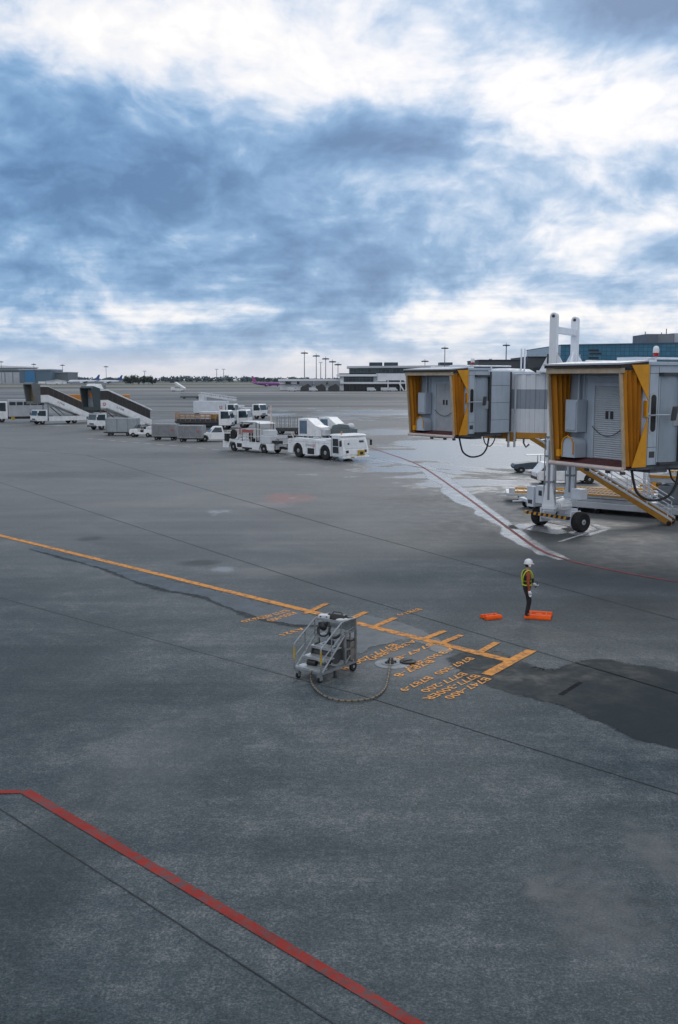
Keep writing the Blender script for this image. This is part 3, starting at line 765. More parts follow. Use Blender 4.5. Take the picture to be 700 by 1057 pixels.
    one('roof_edge', paint('roof_edge_metal', (0.42,0.45,0.50), 0.5, 0.1, 0.1), can, lambda m: m.hexa([(-X0-0.10,FT-0.13,ZF+0.012),(X0+0.10,FT-0.13,ZF+0.012),(X0+0.10,YB+0.1,ZF+0.104),(-X0-0.10,YB+0.1,ZF+0.104),
             (-X0-0.10,FT-0.13,ZF+0.06),(X0+0.10,FT-0.13,ZF+0.06),(X0+0.10,YB+0.1,ZF+0.14),(-X0-0.10,YB+0.1,ZF+0.14)]))
    # side: window, mirror, slatted curtain
    def wn(m):
        n = 10; pr = []
        yc, zc, r, hh = 1.10, FZ+1.42, 0.10, 0.44
        for k in range(n+1): pr.append((yc+r*cos(pi*k/n), zc+hh+r*sin(pi*k/n)))
        for k in range(n+1): pr.append((yc-r*cos(pi*k/n), zc-hh-r*sin(pi*k/n)))
        m.prism(pr, 'x', X0+0.004, X0+0.022)
    def wf(m):
        n = 10; pr = []
        yc, zc, r, hh = 1.10, FZ+1.42, 0.17, 0.44
        for k in range(n+1): pr.append((yc+r*cos(pi*k/n), zc+hh+r*sin(pi*k/n)))
        for k in range(n+1): pr.append((yc-r*cos(pi*k/n), zc-hh-r*sin(pi*k/n)))
        m.prism(pr, 'x', X0-0.01, X0+0.012)
    wfo = one('side_window', CABDOOR, T, wf); one('glass_pane', BLACK, wfo, wn)
    def mir(m):
        m.tube([(X0+0.02,0.86,FZ+1.36),(X0+0.32,0.92,FZ+1.38),(X0+0.40,1.42,FZ+1.38)],0.022,8)
        m.cyl((X0+0.02,0.86,FZ+1.30),(X0+0.02,0.86,FZ+1.44),0.05,n=10)
    mo = one('mirror_arm', CABGREY, T, mir, 40)
    one('mirror', DKGREY, mo, lambda m: m.cbox((X0+0.42,1.52,FZ+1.42),(0.07,0.30,0.42),0,rz=0.35,ry=0.12), bevel=0.03)
    def cur(m):
        n = 22; y0, y1 = 1.36, 2.12
        for k in range(n):
            a = y0+(y1-y0)*k/n; b2 = a+(y1-y0)/n
            bul = lambda y: 0.03+0.10*sin(pi*(y-y0)/(y1-y0))
            m.hexa([(X0-0.01,a,FZ-0.02),(X0+bul(a),a+0.002,FZ-0.02),(X0+bul(b2),b2-0.003,FZ-0.02),(X0-0.01,b2,FZ-0.02),
                    (X0-0.01,a,ZT-0.36),(X0+bul(a),a+0.002,ZT-0.36),(X0+bul(b2),b2-0.003,ZT-0.36),(X0-0.01,b2,ZT-0.36)])
    cu = one('slat_curtain', paint('slat_grey_blue', (0.30,0.36,0.43), 0.45, 0, 0.08, 1, dirt=0.2, streak=True), T, cur)
    one('curtain_track', DKGREY, cu, lambda m: (m.box(X0-0.01, X0+0.19, 1.30, 2.2, ZT-0.36, ZT-0.27), m.box(X0-0.01, X0+0.14, 2.121, 2.17, FZ-0.06, ZT-0.361), m.box(X0-0.01, X0+0.14, 1.32, 2.2, FZ-0.09, FZ-0.021)))
    one('vent_grille', CABDOOR, cu, lambda m: [m.box(X0+0.11, X0+0.15, 1.80+0.035*k, 1.82+0.035*k, FZ+1.05, FZ+1.40) for k in range(7)])
    # rotunda behind the cab
    rot_ = MB(); rot_.lathe([(1.42,FZ-0.12),(1.46,FZ-0.12),(1.46,ZT-0.12),(1.2,ZT+0.02),(0.3,ZT+0.06)], (0,hub_y,0), 32)
    rot_.build('rotunda', CABGREY, T, 35)
    # post, rails and beacon on the roof
    def rl(m):
        m.tube([(X0-0.25,1.0,ZT+0.14),(X0-0.25,3.9,ZT+0.14)],0.035,8); m.tube([(X0-0.25,1.0,ZT-0.02),(X0-0.25,1.0,ZT+0.14)],0.035,8); m.tube([(X0-0.25,2.6,ZT-0.02),(X0-0.25,2.6,ZT+0.14)],0.035,8)
        m.tube([(-X0+0.3,1.0,ZT+0.10),(-X0+0.3,3.0,ZT+0.10)],0.03,8); m.box(-0.3,0.5,1.4,2.2,ZT+0.04,ZT+0.2)
    one('roof_rail', TUNWHITE, T, rl, 40, 0)
    bx, by = X0-0.12, 1.25
    bc = one('beacon', TUNWHITE, T, lambda m: (m.cyl((bx,by,ZT),(bx,by,ZT+0.22),0.03,n=8)), 40)
    one('lens', REDL, bc, lambda m: m.cyl((bx,by,ZT+0.20),(bx,by,ZT+0.30),0.07,0.085,n=12), 40)
    one('dome', WHITE, bc, lambda m: m.lathe([(0.09,ZT+0.30),(0.09,ZT+0.40),(0.075,ZT+0.47),(0.03,ZT+0.50)],(bx,by,0),14), 60)
    # underframe, brackets and the slack cable loop
    def uf(m):
        m.box(-X0+0.2, X0-0.1, 0.6, 3.2, FZ-0.24, FZ-0.12); m.box(-X0+0.05, X0-0.05, 0.25, 0.6, FZ-0.21, FZ-0.16)
        m.box(0.2, X0-0.2, 1.3, 2.0, FZ-0.36, FZ-0.235); m.box(-0.9, -0.2, 1.0, 1.7, FZ-0.38, FZ-0.235)
        m.lathe([(1.2,FZ-0.36),(1.25,FZ-0.36),(1.25,FZ-0.13),(1.2,FZ-0.13)],(0,hub_y,0),24)
        for x in (-0.4, 0.5, 1.1):
            m.cyl((x,0.4,FZ-0.32),(x,0.4,FZ-0.15),0.04,n=8); m.cbox((x+0.05,0.36,FZ-0.34),(0.13,0.10,0.09))
    one('underframe', paint('underframe_grey', (0.13,0.14,0.155), 0.6, 0.1, 0.2, 2, dirt=0.4), T, uf)
    def cab(m):
        P = [(X0-0.55,0.9,FZ-0.3),(X0-0.5,0.95,FZ-0.65),(X0-0.42,1.05,FZ-0.98),(X0-0.22,1.35,FZ-1.18),(X0+0.02,1.75,FZ-1.1),(X0+0.12,2.0,FZ-0.8),(X0+0.12,2.15,FZ-0.3)]
        m.tube(curve3(P), 0.040, 8)
        P = [(X0-0.3,2.2,FZ-0.3),(X0-0.25,2.3,FZ-0.60),(X0-0.1,2.45,FZ-0.72),(X0,2.6,FZ-0.5),(X0+0.02,2.7,FZ-0.2)]
        m.tube(curve3(P), 0.028, 8)
    one('cable_loop', BLACK, T, cab, 40)
    # tunnel
    c0 = Vector((loc[0], loc[1], 0)); inv = Matrix.Rotation(-rot, 3, 'Z')
    tdw = Vector((tun_dir[0], tun_dir[1], 0)).normalized()
    td_ = inv @ tdw; hub = Vector((0, hub_y, 0))
    start = 0.35
    TM = Matrix.Translation(hub) @ Matrix.Rotation(atan2(td_.y, td_.x), 4, 'Z')     # tunnel frame: +x along the tunnel
    tz0, tz1, tw = 4.68, 7.50, 1.45
    m = MB(); m.M = TM
    segs = [(tz0, 5.80, 0), (5.80, 6.72, 1), (6.72, tz1-0.07, 0)]
    for za, zb, mi in segs: m.box(start, tun_len, -tw+0.05, tw-0.05, za, zb, mi)
    p = 0.46; k = 0
    x = start+0.03
    while x < tun_len-0.2:
        for za, zb, mi in segs:
            for sy in (-1, 1):
                ya, yb = sy*(tw-0.06), sy*tw
                m.hexa([(x,ya,za),(x+0.30,ya,za),(x+0.26,yb,za),(x+0.04,yb,za),(x,ya,zb),(x+0.30,ya,zb),(x+0.26,yb,zb),(x+0.04,yb,zb)] if sy > 0 else
                       [(x+0.04,yb,za),(x+0.26,yb,za),(x+0.30,ya,za),(x,ya,za),(x+0.04,yb,zb),(x+0.26,yb,zb),(x+0.30,ya,zb),(x,ya,zb)], mi)
        x += p
    m.box(start-0.02, tun_len, -tw-0.03, tw+0.03, tz1-0.07, tz1)
    m.box(start-0.06, start+0.05, -tw-0.05, tw+0.05, tz0-0.02, tz1+0.02)
    tn = m.build('tunnel', [TUNWHITE, TUNGREY], T)
    m = MB(); m.M = TM
    for sy in (-1, 1): m.box(start+0.1, tun_len, sy*(tw-0.1)-0.08, sy*(tw-0.1)+0.08, tz0-0.24, tz0-0.003)
    m.box(start+0.25, start+0.65, -tw+0.1, -tw+0.5, tz0-0.45, tz0-0.245)
    m.build('tunnel_beam', STEELY, tn)
    m = MB(); m.M = TM
    for xx in (start+0.45, start+0.75):
        m.cyl((xx,-tw-0.09,tz0-0.7),(xx,-tw-0.09,tz1-0.1),0.055,n=10)
    m.tube([(start+0.9,-0.6,tz0-0.2),(start+0.9,-0.6,tz0-0.55),(start+1.0,-0.55,tz0-0.75),(start+1.15,-0.5,tz0-0.6)],0.05,8)
    m.build('drain_pipe', CABDOOR, tn, 40)
    m = MB(); m.M = TM
    for dx in (0.0, 0.17): m.cyl((col_t-1.95+dx,-0.5,tz1),(col_t-1.95+dx,-0.5,tz1+1.15),0.042,n=8)
    m.build('roof_mast', TUNWHITE, tn, 40)
    # lift columns with crosshead
    m = MB(); m.M = TM
    ctop = 10.05; cy = 1.77
    for sy in (-1, 1):
        m.prism([(col_t-0.17,1.15),(col_t+0.17,1.15)]+[(col_t+0.17*cos(pi*k/12), ctop+0.17*sin(pi*k/12)) for k in range(13)], 'y', sy*cy-0.16, sy*cy+0.16)
    lc = m.build('lift_column', TUNWHITE, T, 40, 0.015)
    m = MB(); m.M = TM
    for sy in (-1, 1):
        m.cyl((col_t, sy*cy-0.175, ctop+0.01), (col_t, sy*cy-0.161, ctop+0.01), 0.075, n=12)
    m.build('lifting_eye', DKGREY, lc, 40)
    m = MB(); m.M = TM
    m.box(col_t-0.12, col_t+0.12, -cy+0.16, cy-0.16, ctop-0.75, ctop-0.45)
    for sy in (-1, 1):
        for sx in (-1, 1):
            # gussets bracing the column on the tunnel roof
            a, b_ = sy*cy-0.05, sy*cy+0.05
            m.prism([(col_t+sx*0.17, tz1+0.02), (col_t+sx*0.62, tz1+0.02), (col_t+sx*0.62, tz1+0.12), (col_t+sx*0.17, tz1+0.95)], 'y', a, b_)
        q = sy*(cy-0.16)
        m.prism([(q, tz1+0.02), (q-sy*0.8, tz1+0.02), (q-sy*0.8, tz1+0.15), (q, tz1+1.05)], 'x', col_t-0.05, col_t+0.05)
    m.box(col_t-0.7, col_t+0.7, -cy-0.28, cy+0.28, tz1+0.002, tz1+0.1)
    m.build('crosshead', TUNWHITE, lc, bevel=0.01)
    m = MB(); m.M = TM
    for sy in (-1, 1):
        for z in (2.4, 3.6, tz0-0.2): m.box(col_t-0.20, col_t+0.20, sy*cy-0.19, sy*cy+0.19, z, z+0.09)
        m.box(col_t-0.05, col_t+0.05, sy*cy-0.185, sy*cy-0.161, 1.6, tz0-0.3)
    m.build('column_band', MIDGREY, lc)
    m = MB(); m.M = TM
    for sy in (-1, 1):
        m.cyl((col_t+0.26, sy*cy, 1.3), (col_t+0.26, sy*cy, tz1+0.9), 0.045, n=8); m.cyl((col_t-0.24, sy*cy-0.1, 1.3), (col_t-0.24, sy*cy-0.1, tz0-0.1), 0.03, n=8)
    m.build('jack_screw', STEEL, lc, 40)
    m = MB(); m.M = TM
    m.box(col_t-0.27, col_t-0.172, -cy-0.09, -cy+0.09, tz1+0.25, tz1+0.85)
    m.build('actuator_cover', DKGREY, lc)
    # bogie: swivelled beam with two wheels, drive motor and striped bar
    wl, wr = G(557.5, 542), G(599, 549)
    if stair: mid_ = (wl+wr)/2; bang = atan2((wr-wl).y, (wr-wl).x); span = (wr-wl).length
    else:
        mid_ = c0+Matrix.Rotation(rot,3,'Z') @ (TM @ Vector((col_t,0,0))); bang = rot+0.2; span = 2.9
    ml = inv @ (mid_-c0)
    BM = Matrix.Translation((ml.x, ml.y, 0)) @ Matrix.Rotation(bang-rot, 4, 'Z')     # x along the axle
    bo = bpy.data.objects.new('wheel_bogie', None); COL.objects.link(bo); bo.parent = T; bo.matrix_local = BM
    m = MB()
    h = span/2
    m.box(-h+0.36, h-0.36, -0.28, 0.28, 0.42, 0.80); m.box(-0.75, 0.75, -0.42, 0.42, 0.80, 1.02)
    m.cyl((0,0,1.02),(0,0,1.20),0.5,n=20)
    m.box(-h+0.30,-h+0.40,-0.34,0.34,0.25,0.95); m.box(h-0.40,h-0.30,-0.34,0.34,0.25,0.95)
    m.build('axle_beam', TUNWHITE, bo, 40, 0.012)
    for sx in (-1, 1): wheel(bo, sx*h, 0, 0.48, 0.46, axis='x')
    m = MB()
    m.cyl((0.72,-0.95,1.22),(0.72,-0.20,1.22),0.24,n=18); m.cyl((0.72,-1.02,1.22),(0.72,-0.95,1.22),0.19,n=18)
    for k in range(10):
        a = 2*pi*k/10; m.cbox((0.72+0.245*cos(a),-0.55,1.22+0.245*sin(a)),(0.03,0.6,0.03),0,ry=-a)
    m.cyl((0.72,-1.05,1.22),(0.72,-1.02,1.22),0.07,n=12,m=1)
    m.build('drive_motor', [WHITE, BLUEP], bo, 40)
    m = MB()
    m.box(-1.75,-1.28,-0.55,-0.10,0.95,1.95); m.box(-1.2,-0.55,-0.50,-0.05,1.16,2.02); m.box(0.55,1.15,0.1,0.6,1.5,2.0)
    m.build('drive_box', TUNWHITE, bo, bevel=0.02)
    m = MB()
    m.box(-0.98,-0.76,-0.515,-0.502,1.55,1.8); m.box(-1.66,-1.36,-0.556,-0.553,1.1,1.3)
    m.build('vent_panel', DKGREY, bo)
    m = MB()
    ns = 18
    for k in range(ns):
        x0 = -h-0.35+(2*h+0.3)*k/ns; x1 = x0+(2*h+0.3)/ns; sk = 0.06
        m.hexa([(x0,-0.80,0.62),(x1,-0.80,0.62),(x1,-0.70,0.62),(x0,-0.70,0.62),(x0+sk,-0.80,0.76),(x1+sk,-0.80,0.76),(x1+sk,-0.70,0.76),(x0+sk,-0.70,0.76)], k % 2)
    m.build('striped_bar', [YELLOW, BLACK], bo)
    one('bar_bracket', DKGREY, bo, lambda m: [m.box(x-0.04,x+0.04,-0.70,-0.28,0.60,0.70) for x in (-0.7,0,0.7)])
    m = MB(); m.tube(curve3([(-0.35,-0.2,2.3),(-0.45,-0.5,1.9),(-0.3,-0.62,1.4),(0.0,-0.5,1.0),(0.5,-0.45,0.95)]),0.035,8); m.tube(curve3([(0.1,-0.2,1.0),(0.45,-0.7,0.75),(0.9,-0.5,0.7)]),0.035,8)
    m.build('hydraulic_hose', BLACK, bo, 40)
    # feet that carry the columns on the bogie
    m = MB(); m.M = TM
    for sy in (-1, 1):
        m.prism([(col_t-0.172,2.2),(col_t+0.172,2.2),(col_t+0.32,1.15),(col_t-0.32,1.15)], 'y', sy*cy-0.17, sy*cy+0.17)
    m.box(col_t-0.30,col_t+0.30,-cy-0.19,cy+0.19,1.16,1.34)
    m.build('column_foot', TUNWHITE, lc, bevel=0.012)
    if stair:
        # service stair parallel to the tunnel, on its far side
        a = inv @ (Vector((10.0, 52.1, 0))-c0); b_ = inv @ (Vector((16.45, 48.75, 0))-c0)
        dd = (b_-a); L = Vector((dd.x,dd.y)).length
        SM = Matrix.Translation((a.x,a.y,0)) @ Matrix.Rotation(atan2(dd.y,dd.x),4,'Z')   # x down the stair, y away
        SZ = 4.30; W = 1.0
        st = bpy.data.objects.new('service_stair', None); COL.objects.link(st); st.parent = T; st.matrix_local = SM
        m = MB()
        for y in (-0.06, W):
            m.prism([(0.0,SZ-0.24),(0.0,SZ-0.02),(L,0.24),(L,0.02),(L-0.12,0.0)] , 'y', y, y+0.07)
        for y in (-0.06, W): m.box(-2.6, 0.0, y, y+0.07, SZ-0.22, SZ-0.02)
        m.build('stringer', STEELY, st)
        m = MB()
        for y in (-0.061, W-0.001):
            m.prism([(0.0,SZ+0.0),(0.0,SZ+0.10),(L,0.34),(L,0.243)], 'y', y, y+0.072)
        m.build('upper_rail', TUNWHITE, st)
        m = MB(); nst = 21
        for k in range(nst):
            x = L*(k+0.5)/nst; z = SZ*(1-(k+0.5)/nst)+0.02
            m.box(x-0.13, x+0.13, 0.012, W-0.002, z, z+0.05)
        m.build('tread', STEEL, st)
        m = MB()
        m.box(-2.6, -0.0, 0.012, W-0.002, SZ-0.06, SZ-0.02)
        m.box(-2.2,-1.2,-1.4,-0.062,SZ-0.06,SZ-0.02)
        m.build('landing', STEEL, st)
        m = MB()
        for y in (-0.025, W+0.035):
            for hh in (0.55, 1.0):
                m.tube([(-2.6,y,SZ+hh),(0,y,SZ+hh),(L-0.1,y,0.25+hh)],0.028,6)
            for k in range(8):
                x = L*k/7.2; z = SZ*(1-x/L)
                m.cyl((x,y,z+0.1),(x,y,z+1.0),0.024,n=6)
            for x in (-2.55,-1.3): m.cyl((x,y,SZ),(x,y,SZ+1.0),0.024,n=6)
        m.build('handrail', TUNWHITE, st, 40)
        m = MB()
        for y in (-0.02, W+0.03): m.cyl((L-0.12,y-0.05,0.12),(L-0.12,y+0.05,0.12),0.12,n=14)
        m.build('stair_wheel', RUBBER, st, 40)
    return T
def curve3(pts, n=6):
    P = [Vector(p) for p in pts]; P = [2*P[0]-P[1]]+P+[2*P[-1]-P[-2]]; out = []
    for i in range(1, len(P)-2):
        for k in range(n):
            t = k/n; a, b_, c, d_ = P[i-1], P[i], P[i+1], P[i+2]
            out.append(0.5*((2*b_)+(c-a)*t+(2*a-5*b_+4*c-d_)*t*t+(3*b_-a-3*c+d_)*t**3))
    out.append(P[-2]); return out

bridge('far jet bridge with plain cab door, grey-banded white tunnel and tall white lift columns', (4.30, 46.5), R(-53), 1.5, 'plain', (0.88, -0.48), 2.95, 26.0, True, 4.8)
bridge('near jet bridge with slatted shutter door in its yellow hooded cab, cut by the frame', (7.475, 30.05), R(-60.8), 1.53, 'shutter', (0.90, 0.10), 9.0, 17.0, False, 3.55)
# ------------------------------------------------------------------ rolling service steps on the stand
def service_steps():
    T = thing('service_steps', 'grey aluminium rolling service steps parked beside the yellow stand line', 'rolling steps', (-0.77, 23.2, 0), R(-37))
    W = 0.41
    # frame
    def fr(m):
        for x in (-W, W):
            m.cbox((x,0.72,0.24),(0.05,1.44,0.06))
            m.tube([(x,0.06,0.25),(x,1.02,1.04)],0.024,8)
        for y in (0.03, 0.72, 1.42): m.cbox((0,y,0.24),(2*W,0.05,0.05))
        for x in (-W, W):
            m.cbox((x,1.42,0.66),(0.05,0.05,0.84)); m.cbox((x,0.98,0.66),(0.05,0.05,0.84))
            m.cbox((x,1.2,1.04),(0.05,0.44,0.05)); m.cbox((x,1.2,0.62),(0.04,0.42,0.04))
            m.tube([(x,0.98,0.28),(x,1.42,0.60)],0.018,6)
    one('frame', STEEL, T, fr, 40)
    for k, (y, z) in enumerate(((0.02,0.28),(0.30,0.48),(0.58,0.68),(0.86,0.88))):
        def tr(m, y=y, z=z):
            m.box(-W+0.03, W-0.03, y, y+0.30, z, z+0.028); m.box(-W+0.03, W-0.03, y, y+0.022, z-0.032, z-0.001)
        one('step_tread', ALU, T, tr, bevel=0.004)
    # guard rails: one bent tube each side over the flight
    for sx in (-1, 1):
        x = sx*(W+0.0)
        def gr(m, x=x):
            m.tube([(x,0.02,0.25),(x,0.02,0.84),(x,0.06,0.88),(x,0.80,1.31),(x,0.88,1.34),(x,1.40,1.34),(x,1.42,1.31),(x,1.42,1.05)],0.021,8)
            m.tube([(x,0.44,0.58),(x,0.44,1.10)],0.018,8); m.tube([(x,0.82,0.86),(x,0.82,1.32)],0.018,8)
            m.tube([(x,0.06,0.56),(x,0.84,1.02),(x,1.4,1.14)],0.014,8)
        g = one('guard_rail', STEEL, T, gr, 40)
        one('yellow_sleeve', YELP, g, lambda m, x=x: m.cyl((x,0.02,0.48),(x,0.02,0.78),0.024,n=10), 40)
    # top tray with equipment lying in it
    def tray(m):
        m.box(-W+0.025,W-0.025,0.88,1.40,1.295,1.32)
        m.box(-W+0.025,W-0.025,0.865,0.879,1.285,1.35); m.box(-W+0.025,W-0.025,1.401,1.415,1.0,1.35)
    one('top_tray', ALU, T, tray)
    def cabi(m):
        m.box(0.08,W-0.03,1.17,1.40,0.28,0.80); m.box(W-0.029,W+0.02,1.19,1.38,0.31,0.78)
        m.box(W-0.02,W+0.012,1.17,1.21,0.80,1.0); m.box(W+0.021,W+0.045,1.36,1.40,0.26,1.29)
    one('rear_cabinet', paint('worn_grey_panel', (0.20,0.19,0.18), 0.55, 0.2, 0.2, 4, dirt=0.4), T, cabi, bevel=0.008)
    one('cabinet_lid', DKGREY, T, lambda m: m.box(0.05,W+0.025,1.15,1.41,0.802,0.84), bevel=0.01)
    for sx in (-1, 1):
        # front swivel castors and fixed rear wheels
        def fk(m, sx=sx): m.box(sx*0.33-0.05,sx*0.33+0.05,0.02,0.10,0.14,0.215); m.box(sx*0.33-0.05,sx*0.33-0.035,0.03,0.13,0.06,0.15); m.box(sx*0.33+0.035,sx*0.33+0.05,0.03,0.13,0.06,0.15)
        one('castor_fork', STEEL, T, fk)
        wheel(T, sx*0.33, 0.08, 0.085, 0.055, 'castor', 'x')
        wheel(T, sx*(W-0.02), 1.34, 0.125, 0.07, 'rear_wheel', 'x')
    one('jack_leg', DKGREY, T, lambda m: [m.box(x-0.025,x+0.025,0.62,0.68,0.02,0.22) or m.box(x-0.05,x+0.05,0.60,0.70,0.0,0.02) for x in (-W+0.06, W-0.06)])
    # couplings and regulators hanging inside
    def gear(m):
        m.cyl((-0.22,0.32,0.36),(0.02,0.34,0.36),0.075,n=12); m.sph((-0.12,0.80,1.16),(0.10,0.08,0.10)); m.cyl((-0.28,0.86,1.2),(0.0,0.8,1.26),0.05,n=10)
        m.tube(curve3([(-0.2,0.84,1.24),(-0.26,0.74,1.08),(-0.12,0.7,0.96),(0.04,0.74,1.0),(0.06,0.86,1.2)]),0.024,8)
        m.tube(curve3([(0.0,0.9,1.0),(0.1,0.8,0.94),(0.22,0.85,0.93),(0.3,0.95,1.0)]),0.03,8)
    one('coupling_gear', BLACK, T, gear, 40)
    one('hose_reel', DKGREY, T, lambda m: (m.cyl((-0.30,0.78,0.52),(0.28,0.78,0.52),0.17,n=18), m.cyl((-0.33,0.78,0.52),(-0.30,0.78,0.52),0.22,n=18), m.cyl((0.28,0.78,0.52),(0.31,0.78,0.52),0.22,n=18)), 40)
    one('filter_bottle', paint('slate_bottle', (0.05,0.07,0.09), 0.4), T, lambda m: m.lathe([(0.09,0.27),(0.11,0.30),(0.11,0.70),(0.07,0.78),(0.03,0.84)],(-0.22,1.2,0),14), 40)
    # loose gear in the tray stays with the tray
    tb = thing('tool_bag', 'black tool bag lying in the tray on top of the rolling steps', 'tool bag', T.matrix_basis @ Vector((0.06,1.14,1.322)), R(-30))
    def bag(m):
        m.hexa([(-0.27,-0.13,0),(0.27,-0.13,0),(0.27,0.13,0),(-0.27,0.13,0),(-0.24,-0.07,0.13),(0.23,-0.08,0.12),(0.22,0.07,0.13),(-0.24,0.08,0.12)])
    one('bag_body', BLACK, tb, bag, bevel=0.03)
    one('bag_handle', DKGREY, tb, lambda m: m.tube(curve3([(-0.14,0,0.12),(-0.10,0,0.165),(0.10,0,0.165),(0.14,0,0.12)]),0.014,6), 40)
    pl = thing('headset_case', 'pale grey case lying beside the black bag on the rolling steps', 'case', T.matrix_basis @ Vector((-0.24,1.02,1.322)), R(-20))
    one('case_body', WHITE2, pl, lambda m: m.box(-0.15,0.15,-0.10,0.10,0,0.09), bevel=0.02)
    one('case_latch', DKGREY, pl, lambda m: [m.box(x-0.02,x+0.02,-0.108,-0.099,0.04,0.07) for x in (-0.08,0.08)])
    gl = tag(one('folded_cloth', paint('white_cotton', (0.6,0.62,0.63), 0.9, 0, 0.1, 8, bump=0.01), None, lambda m: (m.sph((0,0,0.03),(0.12,0.07,0.035)), m.sph((0.12,0.05,0.03),(0.08,0.05,0.03)))), 'white cloth bundled in the front corner of the top tray', 'cloth')
    gl.location = T.matrix_basis @ Vector((0.26,1.0,1.322))
    for p in gl.data.polygons: p.use_smooth = True
service_steps()

# hydrant pit, its open lid and the taped hose
pc = G(405, 685.5)
t = thing('hydrant_pit', 'round pale hydrant pit with its dark lid open in the stand lettering', 'hydrant pit', pc)
PITC = paint('pale_pit_concrete', (0.25,0.27,0.29), 0.7, 0, 0.2, 5, dirt=0.4)
one('pit_collar', PITC, t, lambda m: m.lathe([(0.45,0.0),(0.45,0.014),(0.43,0.020),(0.02,0.022)], n=40), 40)
one('pit_ring', PITC, t, lambda m: m.lathe([(0.24,0.0221),(0.24,0.034),(0.17,0.036),(0.165,0.023)], (-0.04,0.03,0), 32), 40)
def cp(m):
    m.cyl((-0.04,0.03,0.02),(-0.04,0.03,0.11),0.085,n=16); m.cyl((-0.04,0.03,0.11),(-0.04,0.03,0.17),0.055,n=12)
    for k in range(4): m.cbox((-0.04+0.13*cos(k*pi/2+0.4),0.03+0.13*sin(k*pi/2+0.4),0.05),(0.05,0.04,0.05),rz=k*pi/2)
one('coupling', DKGREY, t, cp, 40)
one('pit_lid', paint('cast_iron_lid', (0.018,0.022,0.024), 0.6, 0.3, 0.3, 8), t, lambda m: (m.lathe([(0.20,0.024),(0.21,0.03),(0.21,0.055),(0.19,0.065),(0.02,0.067)], (0.40,0.10,0), 28), m.cbox((0.40,0.10,0.075),(0.26,0.035,0.02),rz=0.5)), 40)
HA = paint('hose_tape_pale', (0.20,0.165,0.115), 0.7, 0, 0.2, 8); HB = paint('hose_tape_dark', (0.06,0.055,0.05), 0.7, 0, 0.2, 8)
hp = [Vector((pc.x-0.04, pc.y+0.03, 0.15)), Vector((pc.x-0.05,pc.y-0.08,0.13)), Vector((pc.x-0.08,pc.y-0.35,0.05))]+[G(*q, 0.04) for q in ((400,702),(397,711),(388,719),(375,722.5),(360,723.5),(345,722),(333,717),(325,710),(322,705))]
hp += [G(321,699,0.10), G(322,692,0.3)]
cc = curve3(hp, 14)
fc = [cc[0]]
for q in cc[1:]:
    if (q-fc[-1]).length > 0.035: fc.append(q)
hm = MB(); hm.tube(fc, 0.023, 10, mf=lambda i: 1 if i % 3 == 0 else 0)
ho = hm.build('hydrant_hose', [HA, HB], None, 40); tag(ho, 'banded hose drooping from the rolling steps to the hydrant pit', 'hose')

# ------------------------------------------------------------------ orange spill trays on the ground
def chock(px, py, lx, ly, rz, label):
    c = G(px, py)
    T = thing('wheel_chock', label, 'wheel chock', c, rz, 'orange wheel chocks')
    m = MB()
    # low slab with two long ridges and a groove between them; the ends show the M of the section
    pr = [(-ly/2,0),(-ly/2,0.05),(-ly*0.40,0.105),(-ly*0.20,0.115),(-ly*0.09,0.055),(ly*0.09,0.055),(ly*0.20,0.115),(ly*0.40,0.105),(ly/2,0.05),(ly/2,0),(ly*0.16,0),(0,0.03),(-ly*0.16,0)]
    m.prism(pr, 'x', -lx/2, lx/2)
    m.build('chock_body', CHOCK, T, bevel=0.010)
    m = MB()
    m.box(-lx*0.12,lx*0.12,-ly*0.085,ly*0.085,0.056,0.098); m.cbox((-lx*0.30,0,0.10),(0.05,ly*0.44,0.03)); m.cbox((lx*0.30,0,0.10),(0.05,ly*0.44,0.03))
    m.build('grip', CHOCK, T, bevel=0.006)
chock(507, 638, 0.56, 0.40, R(25), 'smaller orange plastic wheel chock lying alone on the concrete')
chock(556, 636.5, 0.78, 0.80, R(-16), 'larger orange plastic wheel chock by the worker\'s feet')

